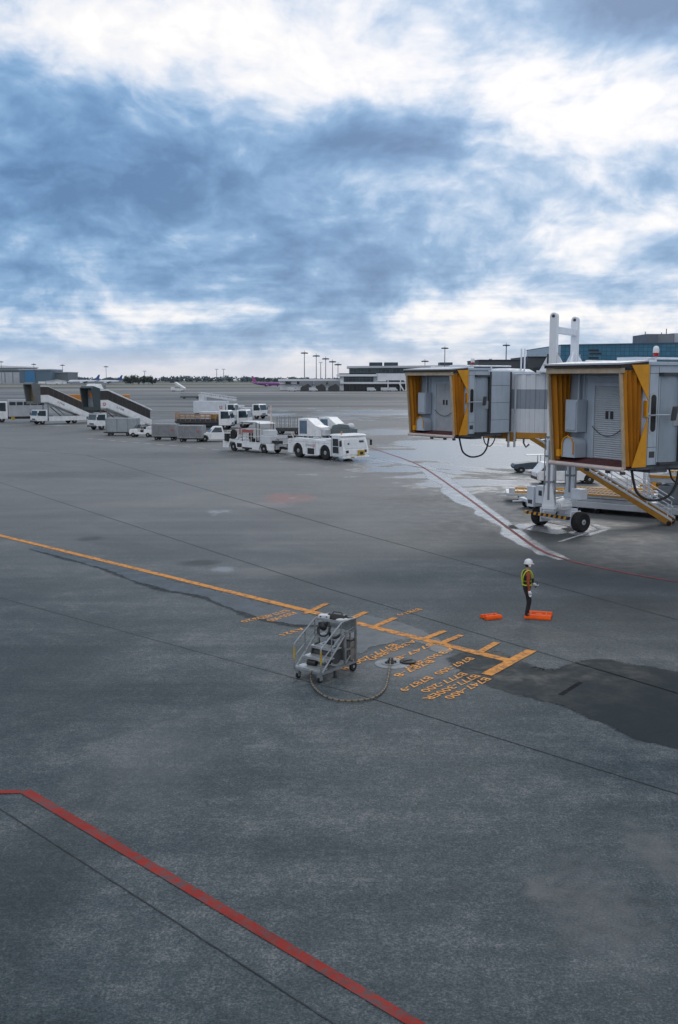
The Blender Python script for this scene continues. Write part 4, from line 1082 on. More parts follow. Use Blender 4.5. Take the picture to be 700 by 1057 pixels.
# ------------------------------------------------------------------ the ramp worker
def person():
    base = G(543, 637.5)
    T = thing('person', 'ramp worker in white helmet, orange sleeves and yellow reflective harness standing by an orange chock', 'person', base, R(6))
    J = {'pelvis':(0,0,0.94,.125),'spine':(0.0,0,1.10,.125),'chest':(0.0,0,1.30,.145),'neckb':(0.0,0,1.43,.075),'neck':(0.02,0,1.50,.055),'head0':(0.045,0,1.585,.088),'head1':(0.045,0,1.68,.085),
         'hipR':(0,-.095,0.88,.098),'kneeR':(0.045,-.10,0.49,.066),'ankR':(-0.035,-.10,0.11,.045),'toeR':(0.15,-.11,0.045,.042),
         'hipL':(0.0,.095,0.88,.098),'kneeL':(0.14,.10,0.51,.066),'ankL':(0.075,.10,0.11,.045),'toeL':(0.25,.11,0.045,.042),
         'shR':(-0.01,-.19,1.39,.066),'elR':(-0.035,-.235,1.11,.048),'wrR':(0.02,-.235,0.86,.034),
         'shL':(0.0,.19,1.39,.066),'elL':(0.05,.235,1.13,.048),'wrL':(0.255,.17,1.005,.034)}
    E = [('pelvis','spine'),('spine','chest'),('chest','neckb'),('neckb','neck'),('neck','head0'),('head0','head1'),
         ('pelvis','hipR'),('hipR','kneeR'),('kneeR','ankR'),('ankR','toeR'),('pelvis','hipL'),('hipL','kneeL'),('kneeL','ankL'),('ankL','toeL'),
         ('chest','shR'),('shR','elR'),('elR','wrR'),('chest','shL'),('shL','elL'),('elL','wrL')]
    names = list(J); me = bpy.data.meshes.new('skeleton')
    me.from_pydata([J[n][:3] for n in names], [(names.index(a), names.index(b_)) for a, b_ in E], [])
    ob = bpy.data.objects.new('skeleton', me); COL.objects.link(ob)
    sk = ob.modifiers.new('skin', 'SKIN'); sk.use_smooth_shade = True
    for i, n in enumerate(names):
        d_ = me.skin_vertices[0].data[i]; r = J[n][3]
        d_.radius = (r, r); d_.use_root = (n == 'pelvis')
        if n in ('pelvis','spine','chest'): d_.radius = (r*1.15, r*0.85)
    sb = ob.modifiers.new('sub', 'SUBSURF'); sb.levels = 2; sb.render_levels = 2
    dg = bpy.context.evaluated_depsgraph_get(); bm_ = bpy.data.meshes.new_from_object(ob.evaluated_get(dg))
    vs = [tuple(v.co) for v in bm_.vertices]; fs = [tuple(p.vertices) for p in bm_.polygons]
    COL.objects.unlink(ob); bpy.data.objects.remove(ob)
    SKIN = paint('skin', (0.42,0.25,0.17), 0.55, 0, 0.06, 8)
    TROU = paint('dark_trousers', (0.016,0.016,0.020), 0.85, 0, 0.25, 6, bump=0.01)
    SHIRT = paint('dark_vest', (0.022,0.020,0.022), 0.85, 0, 0.2, 6, bump=0.01)
    SLEEV = paint('rust_sleeve', (0.34,0.065,0.022), 0.8, 0, 0.2, 7, bump=0.01)
    GLOVE = paint('white_glove', (0.72,0.73,0.75), 0.85, 0, 0.08, 9)
    BOOT = paint('black_boot', (0.012,0.012,0.012), 0.5, 0, 0.2, 7)
    mb = MB(); mb.add(vs, fs, 0)
    for i, f in enumerate(fs):
        c = sum((Vector(vs[k]) for k in f), Vector())/len(f)
        k = 2
        if c.z > 1.475: k = 0
        elif c.z < 0.13: k = 5
        elif c.z < 0.955 and abs(c.y) < 0.195: k = 1
        if abs(c.y) > 0.165 and 0.80 < c.z < 1.44: k = 3
        if c.y > 0.13 and c.x > 0.1 and c.z > 0.9 and c.z < 1.2: k = 3
        mb.mi[i] = k
    # gloved hands: palm and five unequal bent fingers
    def hand(w_, dir_, side, thumb):
        w_ = Vector(w_); d_ = Vector(dir_).normalized(); s_ = Vector(side).normalized(); s_ = (s_-d_*s_.dot(d_)).normalized(); n_ = d_.cross(s_)
        P_ = [w_-d_*0.02, w_+d_*0.03, w_+d_*0.095]
        mb.tube(P_, [0.036, 0.042, 0.043], 10, 4)
        for k, (ln, o_) in enumerate(((0.070,-0.030),(0.080,-0.010),(0.075,0.011),(0.058,0.030))):
            a = w_+d_*0.085+s_*o_
            mb.tube([a, a+d_*ln*0.45+n_*0.006, a+d_*ln*0.8+n_*0.024, a+d_*ln+n_*0.042], [0.0115,0.011,0.010,0.007], 8, 4)
        a = w_+d_*0.025-s_*0.028*thumb
        mb.tube([a, a+d_*0.03-s_*0.024*thumb+n_*0.01, a+d_*0.062-s_*0.028*thumb+n_*0.022], [0.013,0.012,0.008], 8, 4)
    hand(J['wrR'][:3], (0.12,0.0,-1), (1,0.2,0), -1)
    hand(J['wrL'][:3], (0.9,-0.25,-0.42), (0.2,1,-0.2), 1)
    # face: nose, brows, eyes, mouth and ears
    mb.sph((0.128,0,1.632),(0.020,0.014,0.024),8,6,0); mb.sph((0.118,0,1.592),(0.012,0.024,0.007),8,6,6)
    for sy in (-1, 1):
        mb.sph((0.117,sy*0.032,1.655),(0.010,0.014,0.008),8,6,6); mb.sph((0.035,sy*0.088,1.625),(0.018,0.010,0.030),8,6,0)
    body = mb.build('body', [SKIN, TROU, SHIRT, SLEEV, GLOVE, BOOT, paint('dark_hair', (0.012,0.010,0.009), 0.7)], T)
    for p in body.data.polygons: p.use_smooth = True
    # helmet: shell, brim and chin strap
    hm = MB(); hc = (0.035,0,1.672)
    hm.lathe([(0.128,0.0),(0.130,0.02),(0.126,0.06),(0.108,0.10),(0.072,0.132),(0.025,0.146)], hc, 24)
    hm.hexa([(0.10,-0.095,1.668),(0.195,-0.06,1.655),(0.195,0.06,1.655),(0.10,0.095,1.668),(0.10,-0.095,1.682),(0.195,-0.06,1.667),(0.195,0.06,1.667),(0.10,0.095,1.682)])
    hm.lathe([(0.136,-0.004),(0.140,0.0),(0.136,0.012)], hc, 24)
    he = hm.build('helmet', WHITE, body, 50)
    one('ear_defender', WHITE, he, lambda m: [m.cyl((0.045,sy*0.085,1.63),(0.045,sy*0.128,1.63),0.042,0.036,14) for sy in (-1,1)], 40)
    one('hair', paint('dark_hair', (0.012,0.010,0.009), 0.7), body, lambda m: m.sph((0.018,0,1.63),(0.092,0.094,0.085),14,10), 60)
    # reflective harness: belt, shoulder straps crossing down the chest and back
    HV = paint('yellow_reflective_tape', (0.48,0.55,0.025), 0.5, 0, 0.1, 9)
    def ribbon(m, pts, wd, nrm):
        pts = curve3(pts, 6); L = []; Q = []
        for i, q in enumerate(pts):
            t_ = (pts[min(i+1,len(pts)-1)]-pts[max(i-1,0)]).normalized(); c_ = Vector((0,0,q.z)); n_ = (q-Vector((0,0,q.z))); n_ = n_.normalized() if n_.length > 1e-4 else Vector((1,0,0))
            if nrm: n_ = (n_+Vector((0,0,nrm*max(0,(q.z-1.34))*6))).normalized()
            s_ = t_.cross(n_).normalized(); L.append((q+s_*wd/2, q-s_*wd/2, n_))
        for i in range(len(L)-1):
            a, b_, n1 = L[i]; c_, d_, n2 = L[i+1]; o1 = n1*0.012; o2 = n2*0.012
            m.hexa([a-o1,b_-o1,d_-o2,c_-o2,a+o1,b_+o1,d_+o2,c_+o2])
    def hv(m):
        rx, ry = 0.135, 0.175
        ribbon(m, [(rx*cos(a), ry*sin(a), 1.035) for a in [2*pi*k/14 for k in range(15)]], 0.036, 0)
        for sy in (-1, 1):
            ribbon(m, [(0.13,sy*0.05,1.04),(0.145,sy*0.085,1.20),(0.135,sy*0.115,1.34),(0.07,sy*0.125,1.455),(-0.01,sy*0.12,1.475),(-0.09,sy*0.115,1.42),(-0.145,sy*0.09,1.28),(-0.138,sy*0.04,1.12),(-0.13,sy*0.02,1.04)], 0.034, 1)
            ribbon(m, [(0.135,sy*0.06,1.15),(0.07,sy*0.155,1.16),(-0.06,sy*0.160,1.16),(-0.138,sy*0.05,1.15)], 0.010, 0)
    one('reflective_harness', HV, body, hv)
    one('radio_pouch', BLACK, body, lambda m: m.cbox((0.155,-0.07,1.16),(0.06,0.09,0.15)), bevel=0.01)
    bpy.data.meshes.remove(bm_)
    rd = thing('hand_radio', 'black handset held in the worker\'s forward hand', 'radio', base+Matrix.Rotation(R(6),3,'Z') @ Vector((0.335,0.150,0.955)), R(6))
    one('radio_body', BLACK, rd, lambda m: m.cbox((0,0,0.0),(0.035,0.05,0.13),ry=0.5), bevel=0.006)
    one('radio_aerial', BLACK, rd, lambda m: m.cyl((0.03,0.01,0.05),(0.055,0.01,0.12),0.006,n=6), 40)
person()
# ------------------------------------------------------------------ ground vehicles; local +x is forward
def arcpts(cx, cz, r, n=8):
    return [(cx-r*cos(pi*k/n), cz+r*sin(pi*k/n)) for k in range(n+1)]
def cabover(T, x0, x1, w, z0, z1, body=WHITE, wheel_x=None, wheel_r=0.45, glass_=GLASSB):
    """truck cab with sloped screen: x1 is the front; parts cab > windscreen, side windows, lamps, grille"""
    h = z1-z0; sl = 0.28; zw = z0+h*0.46
    m = MB(); m.prism([(x0,z0),(x1-0.05,z0),(x1,z0+0.2),(x1-0.02,zw),(x1-sl,z1-0.08),(x1-sl-0.15,z1),(x0+0.08,z1),(x0,z1-0.1)], 'y', -w/2, w/2)
    cb = m.build('cab', body, T, bevel=0.05)
    m = MB(); xa, xb = x1-0.045, x1-sl+0.012
    m.hexa([(xa+0.005,-w/2+0.12,zw+0.06),(xa+0.03,-w/2+0.12,zw+0.05),(xa+0.03,w/2-0.12,zw+0.05),(xa+0.005,w/2-0.12,zw+0.06),
            (xb-0.02,-w/2+0.16,z1-0.16),(xb+0.015,-w/2+0.16,z1-0.16),(xb+0.015,w/2-0.16,z1-0.16),(xb-0.02,w/2-0.16,z1-0.16)])
    m.build('windscreen', glass_, cb)
    for sy in (-1, 1):
        m = MB(); y = sy*w/2; y0, y1 = sorted((y-sy*0.01, y+sy*0.012))
        m.prism([(x0+0.30,zw-0.05),(x1-0.22,zw+0.02),(x1-sl-0.12,z1-0.16),(x0+0.30,z1-0.16)], 'y', y0, y1)
        m.build('side_window', glass_, cb)
        one('mirror', BLACK, cb, lambda m, sy=sy: (m.box(x1-0.20,x1-0.08,sy*(w/2+0.14)-0.08,sy*(w/2+0.14)+0.08,zw+0.1,zw+0.5), m.box(x1-0.17,x1-0.13,min(sy*w/2,sy*(w/2+0.14)),max(sy*w/2,sy*(w/2+0.14)),zw+0.42,zw+0.46)))
        one('headlight', WHITE2, cb, lambda m, sy=sy: m.box(x1-0.03,x1+0.02,sy*w*0.36-0.15,sy*w*0.36+0.15,z0+0.17,z0+0.34))
    one('grille', DKGREY, cb, lambda m: (m.box(x1-0.03,x1+0.012,-w*0.24,w*0.24,z0+0.2,z0+0.42), m.box(x1-0.1,x1+0.06,-w/2+0.03,w/2-0.03,z0-0.12,z0+0.10)))
    if wheel_x is not None:
        for sy in (-1, 1): wheel(T, wheel_x, sy*(w/2-0.16), wheel_r, 0.28)
    return cb
def emblem(m, c, r, xd, yd, mi=0):
    """a crane-like roundel: ring with a notch and wings"""
    c = Vector(c); xd = Vector(xd); yd = Vector(yd); n = 20
    P = [c+xd*(r*cos(a))+yd*(r*sin(a)) for a in [R(105)+R(330)*k/n for k in range(n+1)]]
    Q = [c+xd*(r*0.60*cos(a))+yd*(r*0.60*sin(a)) for a in [R(105)+R(330)*k/n for k in range(n+1)]]
    for k in range(n): m.poly([P[k], P[k+1], Q[k+1], Q[k]], mi)
    m.poly([c+yd*r*0.55, c+xd*r*0.35-yd*r*0.3, c-yd*r*0.05, c-xd*r*0.35-yd*r*0.3], mi)

# -- big towbarless tractor
def tow_tractor():
    a, b_ = G(309, 472.2), G(336.8, 475)
    hd = R(-50)
    f = Vector((cos(hd), sin(hd), 0)); s = Vector((-sin(hd), cos(hd), 0))
    org = (a+b_)/2+s*1.35+f*0.6
    T = thing('tow_tractor', 'large white low aircraft tow tractor with open decks and dark cab door', 'tow tractor', org, hd)
    x0, x1 = -4.1, 3.9; wx = (-2.6, 1.35); W = 1.5; zt = 1.72
    for sy in (-1, 1):
        prof = [(x0,0.32),(x0,zt-0.15),(x0+0.12,zt),(2.15,zt),(2.15,0.36)]
        out = [(x0,0.42),(x0,zt-0.12),(x0+0.15,zt),(2.05,zt+0.02),(2.25,zt-0.3),(2.25,0.40)]
        bot = [(wx[1]+0.78,0.40)]+arcpts(wx[1],0.62,0.76)[::-1]+[(wx[1]-0.78,0.40),(wx[0]+1.9,0.34),(wx[0]+0.78,0.40)]+arcpts(wx[0],0.62,0.76)[::-1]+[(wx[0]-0.78,0.42)]
        m = MB(); y0, y1 = sorted((sy*W, sy*(W-0.12))); m.prism(out+bot, 'y', y0, y1)
        m.build('side_panel', WHITE, T)
    m = MB(); m.box(x0+0.05,2.2,-0.92,0.92,0.5,zt-0.2); m.box(x0+0.02,x0+0.14,-W+0.125,W-0.125,0.45,zt-0.02)
    for wxx in wx: m.box(wxx-0.1,wxx+0.1,-1.3,1.3,0.5,0.7)
    m.build('chassis', DKGREY, T)
    m = MB(); m.box(x0+0.145,2.2,-W+0.121,W-0.121,zt-0.18,zt-0.05)
    m.build('deck', MIDGREY, T)
    one('deck_hatch', WHITE2, T, lambda m: (m.box(-3.6,-1.6,-1.2,-0.3,zt-0.049,zt+0.06), m.box(-1.2,1.0,0.1,1.25,zt-0.049,zt+0.05), m.box(-0.9,0.9,-1.3,-0.4,zt-0.049,zt+0.03)), bevel=0.02)
    for wxx in wx:
        for sy in (-1, 1): wheel(T, wxx, sy*(W-0.26), 0.66, 0.46)
    one('battery_box', BLACK, T, lambda m: [m.box(-1.15,-0.15,min(sy*1.515,sy*1.0),max(sy*1.515,sy*1.0),0.42,0.98) for sy in (-1,1)], bevel=0.02)
    # cab and sloped hood
    m = MB(); m.prism([(2.26,0.45),(3.86,0.45),(3.95,0.62),(3.93,1.0),(3.60,1.95),(3.35,2.22),(2.26,2.22)], 'y', -W+0.02, W-0.02)
    cb = m.build('cab', WHITE, T, bevel=0.05)
    for sy in (-1, 1):
        y0, y1 = sorted((sy*(W-0.03), sy*(W-0.005)))
        m = MB(); m.prism([(2.45,0.70),(3.30,0.70),(3.22,1.98),(2.45,1.98)], 'y', y0, y1)
        d_ = m.build('cab_door', GLASS, cb)
        y0, y1 = sorted((sy*(W-0.02), sy*(W+0.012)))
        one('door_frame', WHITE2, d_, lambda m, y0=y0, y1=y1: (m.box(2.41,2.45,y0,y1,0.64,2.02), m.box(2.45,3.34,y0,y1,0.64,0.70), m.box(2.45,3.28,y0,y1,1.28,1.33), m.hexa([(3.30,y0,0.70),(3.36,y0,0.70),(3.36,y1,0.70),(3.30,y1,0.70),(3.22,y0,1.98),(3.27,y0,1.98),(3.27,y1,1.98),(3.22,y1,1.98)])))
    m = MB(); m.hexa([(3.905,-1.25,1.16),(3.925,-1.25,1.14),(3.925,1.25,1.14),(3.905,1.25,1.16),(3.64,-1.2,1.90),(3.66,-1.2,1.90),(3.66,1.2,1.90),(3.64,1.2,1.90)])
    m.build('hood_panel', WHITE2, cb)
    one('roof', WHITE, cb, lambda m: m.hexa([(2.0,-W-0.02,2.222),(3.62,-W-0.02,2.222),(3.62,W+0.02,2.222),(2.0,W+0.02,2.222),(2.15,-W+0.1,2.38),(3.4,-W+0.1,2.36),(3.4,W-0.1,2.36),(2.15,W-0.1,2.38)]), bevel=0.03)
    one('hood_vent', BLACK, cb, lambda m: (m.cbox((3.75,0.75,1.72),(0.04,0.5,0.16),ry=-0.33), m.cbox((3.80,-0.8,1.55),(0.04,0.18,0.14),ry=-0.33), m.box(3.92,3.965,-1.2,-0.9,0.75,0.98), m.box(3.92,3.965,0.9,1.2,0.75,0.98)))
    one('yellow_plate', YELP, cb, lambda m: (m.box(3.90,3.99,0.15,0.95,0.46,0.95)))
    one('tow_hook', BLACK, cb, lambda m: (m.box(3.97,4.08,0.42,0.68,0.58,0.82)))
    one('front_bumper', WHITE, cb, lambda m: m.box(3.7,4.02,-W+0.04,W-0.04,0.28,0.46), bevel=0.03)
    bk = one('beacon', WHITE2, cb, lambda m: m.cyl((3.25,-1.15,2.37),(3.25,-1.15,2.46),0.09,n=12), 40)
    one('lens', AMBER, bk, lambda m: m.lathe([(0.09,2.46),(0.085,2.60),(0.05,2.65)],(3.25,-1.15,0),12), 40)
    for sy in (-1, 1):
        one('mirror', BLACK, cb, lambda m, sy=sy: (m.box(3.82,3.92,sy*1.78-0.1,sy*1.78+0.1,1.35,1.85), m.tube([(3.6,sy*1.4,1.9),(3.85,sy*1.75,1.9)],0.02,6)))
    m = MB(); text_mesh(m, "TOWING", (-1.45,-1.503,1.12), (1,0,0), (0,0,1), 1.0, 0.20); emblem(m, (-0.22,-1.503,1.22), 0.17, Vector((1,0,0)), Vector((0,0,1)), 1)
    m.build('lettering', [DKTEXT, REDP], T)
    def sm(m):
        for x in (-3.55, -1.35, 0.05, 0.45): m.box(x-0.012,x+0.012,-1.506,-1.49,1.35 if x in (-3.55,0.45) else 0.5,1.66)
        m.box(x0+0.2,2.0,-1.506,-1.49,1.50,1.515); m.box(2.26,2.275,-1.497,-1.47,0.5,2.15)
    one('panel_seam', MIDGREY, T, sm)
    one('marker_light', AMBER, T, lambda m: m.box(-3.85,-3.72,-1.515,-1.49,1.30,1.38))
    one('deck_rail', WHITE2, T, lambda m: (m.tube([(-3.6,1.38,zt-0.05),(-3.6,1.38,zt+0.35),(1.6,1.38,zt+0.35),(1.6,1.38,zt-0.05)],0.025,6)), 40)
    one('cab_step', DKGREY, T, lambda m: m.box(2.45,3.2,-1.62,-1.45,0.30,0.40))
    one('number_plate', YELP, T, lambda m: m.box(4.021,4.03,-0.7,-0.3,0.30,0.42))
    one('handle_pole', BUMPERW, T, lambda m: m.cyl((x0+0.55,-1.2,zt-0.05),(x0+0.2,-1.25,zt+0.55),0.05,n=8), 40)
tow_tractor()

# -- belt loader
def belt_loader():
    hd = R(-46); f = Vector((cos(hd), sin(hd), 0)); s = Vector((-sin(hd), cos(hd), 0))
    org = (G(231,464.5)+G(281,469.5))/2+s*1.1
    T = thing('belt_loader', 'white belt loader with canopy, raised conveyor and railings behind the tow tractor', 'belt loader', org, hd)
    m = MB()
    out = [(-4.0,0.32),(-4.0,1.0),(-3.2,1.25),(-0.6,1.05),(3.9,1.02),(4.0,0.9),(4.0,0.38)]
    bot = [(3.05,0.34)]+arcpts(2.4,0.45,0.60)[::-1]+[(1.75,0.34),(-1.75,0.34)]+arcpts(-2.4,0.45,0.60)[::-1]+[(-3.05,0.34)]
    for sy in (-1, 1):
        y0, y1 = sorted((sy*1.05, sy*0.95)); m.prism(out+bot, 'y', y0, y1)
    m.box(-3.9,3.9,-0.7,0.7,0.45,0.95); m.box(-3.95,3.95,-0.949,0.949,0.90,0.99)
    m.build('chassis', WHITE, T)
    for x in (-2.4, 2.4):
        for sy in (-1, 1): wheel(T, x, sy*0.82, 0.45, 0.30)
    one('battery_hatch', BLACK, T, lambda m: (m.box(-2.0+0.35,-0.9,-1.07,-1.03,0.45,0.85), m.box(-1.1+0.25,0.7,-1.065,-1.03,0.35,0.5), m.box(-3.4,-2.95,-1.3,-0.9,0.99,1.75)))
    one('spare_tyre', RUBBER, T, lambda m: m.lathe([(0.24,-0.10),(0.42,-0.13),(0.48,-0.06),(0.48,0.06),(0.42,0.13),(0.24,0.10)],(-2.15,-1.05,1.72),20,axis='y'), 40)
    m = MB()
    m.M = Matrix.Translation((0.6,0.35,1.35)) @ Matrix.Rotation(R(-6),4,'Y')
    m.box(-4.2,4.4,-0.42,0.42,-0.18,0.0); m.box(-4.2,4.4,-0.50,-0.421,-0.22,0.10); m.box(-4.2,4.4,0.421,0.50,-0.22,0.10)
    cv = m.build('conveyor', WHITE2, T)
    m = MB(); m.M = Matrix.Translation((0.6,0.35,1.35)) @ Matrix.Rotation(R(-6),4,'Y')
    m.box(-4.25,4.45,-0.40,0.40,0.0,0.02); m.cyl((4.45,-0.45,-0.09),(4.45,0.45,-0.09),0.13,n=12)
    m.build('belt', BLACK, cv)
    def rail(m):
        for y in (-0.98, 0.98):
            m.tube([(-3.3,y,1.0),(-3.3,y,2.0),(-0.2,y,2.35),(1.9,y,2.35),(1.9,y,1.0)],0.035,6)
            for x in (-2.4,-1.4,-0.4,0.5,1.2): m.cyl((x,y,1.0),(x,y,2.15 if x < -1 else 2.33),0.026,n=6)
            m.tube([(-3.3,y,1.5),(1.9,y,1.65)],0.026,6)
    one('railing', WHITE, T, rail, 40)
    one('red_panel', paint('faded_red_paint', (0.36,0.10,0.09), 0.5), T, lambda m: (m.box(-0.9,0.9,-1.03,-1.01,1.95,2.25), m.box(-1.3,-1.1,-1.03,-1.01,1.75,2.3)))
    m = MB(); m.prism([(-1.6,2.85),(-1.1,3.05),(1.2,3.05),(1.9,2.88),(1.9,2.83),(1.2,2.98),(-1.1,2.98),(-1.6,2.78)], 'y', -0.98, 0.98)
    cn = m.build('canopy', WHITE, T, bevel=0.02)
    one('canopy_post', DKGREY, cn, lambda m: [m.cyl((x,y,1.0),(x,y,2.98),0.04,n=6) for x in (-1.0,1.7) for y in (-0.9,0.9)])
    one('seat', BLACK, T, lambda m: (m.box(0.0,0.5,-0.8,-0.3,1.0,1.4), m.box(-0.1,0.0,-0.8,-0.3,1.3,1.9)), bevel=0.04)
    m = MB(); m.box(2.0,3.4,-1.0,0.2,1.021,1.75); m.box(2.2,3.2,-0.9,0.1,1.751,2.3)
    m.build('engine_cover', WHITE2, T, bevel=0.06)
    one('exhaust_stack', BUMPERW, T, lambda m: m.cyl((1.55,0.8,1.0),(1.45,0.8,4.6),0.09,n=10), 40)
    one('tow_bar', BLACK, T, lambda m: (m.box(4.0,4.9,-0.3,0.3,0.5,0.72), m.cyl((4.9,-0.4,0.6),(4.9,0.4,0.6),0.14,n=10), m.box(3.6,4.5,-0.9,-0.3,1.03,1.3)))
belt_loader()

# -- passenger stair trucks
def stair_truck(label, px0, py0, hd, L, top_z, kind, dark):
    f = Vector((cos(hd), sin(hd), 0)); s = Vector((-sin(hd), cos(hd), 0))
    T = thing('stair_truck', label, 'stair truck', G(px0, py0)+s*0.0-f*(L/2-1.2), hd, 'passenger stair trucks')
    h = L/2; W = 1.15
    cabover(T, h-1.9, h, 2.1, 0.55, 2.35, WHITE, h-1.0, 0.45)
    one('chassis', DKGREY, T, lambda m: (m.box(-h+0.6,h-1.95,-0.9,0.9,0.55,0.85)))
    for sy in (-1, 1): wheel(T, -h*0.30, sy*0.95, 0.45, 0.30)
    m = MB()
    for sy in (-1, 1):
        y0, y1 = sorted((sy*0.98, sy*1.12)); m.prism([(-h+1.0,0.52),(h-2.1,0.52),(h-2.1,1.25),(-h+1.0,1.25)]+[], 'y', y0, y1)
    m.build('side_skirt', WHITE, T)
    # flight: white lower band and dark glazed balustrade
    xt, xb = h-2.0, -h-0.2; zt, zb = top_z, 0.45
    m = MB()
    for sy in (-1, 1):
        y0, y1 = sorted((sy*W, sy*(W-0.08)))
        m.prism([(xt+1.5,zt-0.15),(xt,zt-0.15),(xb,zb-0.05),(xb,zb+0.75),(xt-0.1,zt+0.95),(xt+1.5,zt+0.95)], 'y', y0, y1)
    m.prism([(xt+1.5,zt),(xt,zt),(xb,zb),(xb,zb-0.2),(xt,zt-0.25),(xt+1.5,zt-0.25)], 'y', -W+0.081, W-0.081)
    fl = m.build('flight', WHITE, T)
    m = MB(); ns = 20
    for k in range(ns):
        x = xb+(xt-xb)*(k+0.5)/ns; z = zb+(zt-zb)*(k+0.5)/ns
        m.box(x-0.14,x+0.14,-W+0.09,W-0.09,z,z+0.10)
    m.build('steps', MIDGREY, fl)
    m = MB()
    for sy in (-1, 1):
        y0, y1 = sorted((sy*(W-0.02), sy*(W-0.06)))
        m.prism([(xb+0.3,zb+0.86),(xt-0.1,zt+0.951),(xt+1.4,zt+0.951),(xt+1.4,zt+2.25),(xt-0.1,zt+2.25),(xb+0.3,zb+2.1)], 'y', y0, y1)
    bl = m.build('balustrade', dark, T)
    m = MB()
    for sy in (-1, 1):
        y = sy*(W-0.035)
        n = 9
        for k in range(n+1):
            x = xb+0.3+(xt-xb-0.4)*k/n; z = zb+0.86+(zt-zb+0.09)*k/n
            m.cyl((x,y,z),(x,y,z+1.25),0.045,n=6)
    m.build('mullion', paint('mullion_grey', (0.07,0.07,0.072), 0.5), bl)
    m = MB()
    if kind == 'covered':
        m.prism([(xb-0.1,zb+2.10),(xt-0.1,zt+2.26),(xt+1.4,zt+2.26),(xt+1.4,zt+2.45),(xt-0.2,zt+2.45),(xb-0.1,zb+2.28)], 'y', -W-0.03, W+0.03)
        m.build('roof', WHITE, T)
    else:
        for sy in (-1, 1): m.tube([(xb,sy*W,zb+2.12),(xt-0.1,sy*W,zt+2.28),(xt+1.4,sy*W,zt+2.28)],0.06,8)
        m.prism([(xt-0.2,zt+2.3),(xt+1.4,zt+2.3),(xt+1.4,zt+2.5),(xt-0.2,zt+2.4)], 'y', -W, W)
        m.build('handrail', WHITE2, T, 40)
    # docking head over the cab
    hx = xt+1.4
    HM = paint('stair_head_grey', (0.13,0.145,0.15), 0.6, 0, 0.15, 1, dirt=0.3) if kind != 'covered' else paint('stair_head_slate', (0.045,0.065,0.072), 0.55, 0, 0.15, 1)
    m = MB()
    for sy in (-1, 1):
        y0, y1 = sorted((sy*1.45, sy*1.22)); m.prism([(hx,zt-0.35),(hx+1.0,zt-0.55),(hx+1.45,zt+2.6),(hx+1.1,zt+2.95),(hx,zt+2.6)], 'y', y0, y1)
    m.prism([(hx,zt+2.4),(hx+1.35,zt+2.55),(hx+1.45,zt+2.7),(hx+1.1,zt+2.95),(hx,zt+2.62)], 'y', -1.22, 1.22)
    m.box(hx,hx+0.98,-1.219,1.219,zt-0.5,zt-0.05)
    hdm = m.build('docking_head', HM, T, bevel=0.05)
    one('inner_curtain', paint('tan_curtain', (0.22,0.15,0.055), 0.8, 0, 0.3, 1) if kind != 'covered' else paint('pale_inner_wall', (0.20,0.23,0.26), 0.7, 0, 0.3, 1), hdm, lambda m: m.box(hx+0.05,hx+0.2,-1.21,1.21,zt-0.04,zt+2.4))
    if kind == 'covered':
        one('amber_panel', AMBER, hdm, lambda m: m.box(hx+0.201,hx+0.24,-0.8,0.6,zt+1.3,zt+2.1))
        one('roof_box', WHITE, T, lambda m: m.hexa([(hx-0.9,-1.1,zt+2.46),(hx+0.9,-1.1,zt+2.64),(hx+0.9,1.1,zt+2.64),(hx-0.9,1.1,zt+2.46),(hx-0.7,-0.8,zt+3.2),(hx+0.5,-0.8,zt+3.25),(hx+0.5,0.8,zt+3.25),(hx-0.7,0.8,zt+3.2)]), bevel=0.05)
        one('roof_unit', MIDGREY, T, lambda m: m.box(hx-1.6,hx-0.95,-0.7,0.7,zt+2.46,zt+3.0))
    m = MB()
    for sy in (-1, 1):
        m.cyl((h-2.2,sy*0.8,0.85),(h-2.2,sy*0.8,zt-0.3),0.09,n=8); m.cyl((-0.6,sy*0.8,0.85),(xt-1.5,sy*0.8,zt*0.72),0.08,n=8)
    m.box(h-3.0,h-2.0,-0.85,0.85,0.86,1.5)
    m.build('lift_frame', MIDGREY, T, 40)
    if kind == 'covered':
        m = MB()
        for sy in (-1, 1):
            emblem(m, (xt+0.55,sy*(W+0.004),zt+0.35), 0.27, Vector((-sy,0,0)), Vector((0,0,1)))
        m.build('emblem', REDP, T)
    m = MB()
    for sy in (-1, 1):
        dx = Vector((-sy*(xt-xb), 0, 0)); dvec = Vector((sy*1.0,0,0))
        t_ = Vector(((xt-xb),0,(zt-zb))).normalized()*(-1 if sy > 0 else 1)
        up = Vector((-t_.z,0,t_.x))*(1 if t_.x > 0 else -1); up = up if up.z > 0 else -up
        k0 = 0.80 if sy > 0 else 0.62
        o = Vector((xb+(xt-xb)*k0, sy*(W+0.004), zb+0.28+(zt-zb)*k0))
        text_mesh(m, "1708" if kind == 'covered' else "1706", o, t_, up, 1.3, 0.32)
    m.build('fleet_number', DKTEXT, T)
stair_truck('stair truck with an open tan-lined docking head and dark balustrade beside the silver truck', 42, 438, R(226), 10.4, 3.75, 'open', paint('brown_glazing', (0.034,0.025,0.021), 0.4, 0, 0.3, 1))
stair_truck('stair truck with white roofed stair, red crest and dark square docking head', 102, 443.5, R(230), 9.8, 3.3, 'covered', paint('dark_balustrade_mesh', (0.028,0.026,0.025), 0.5, 0, 0.3, 1))

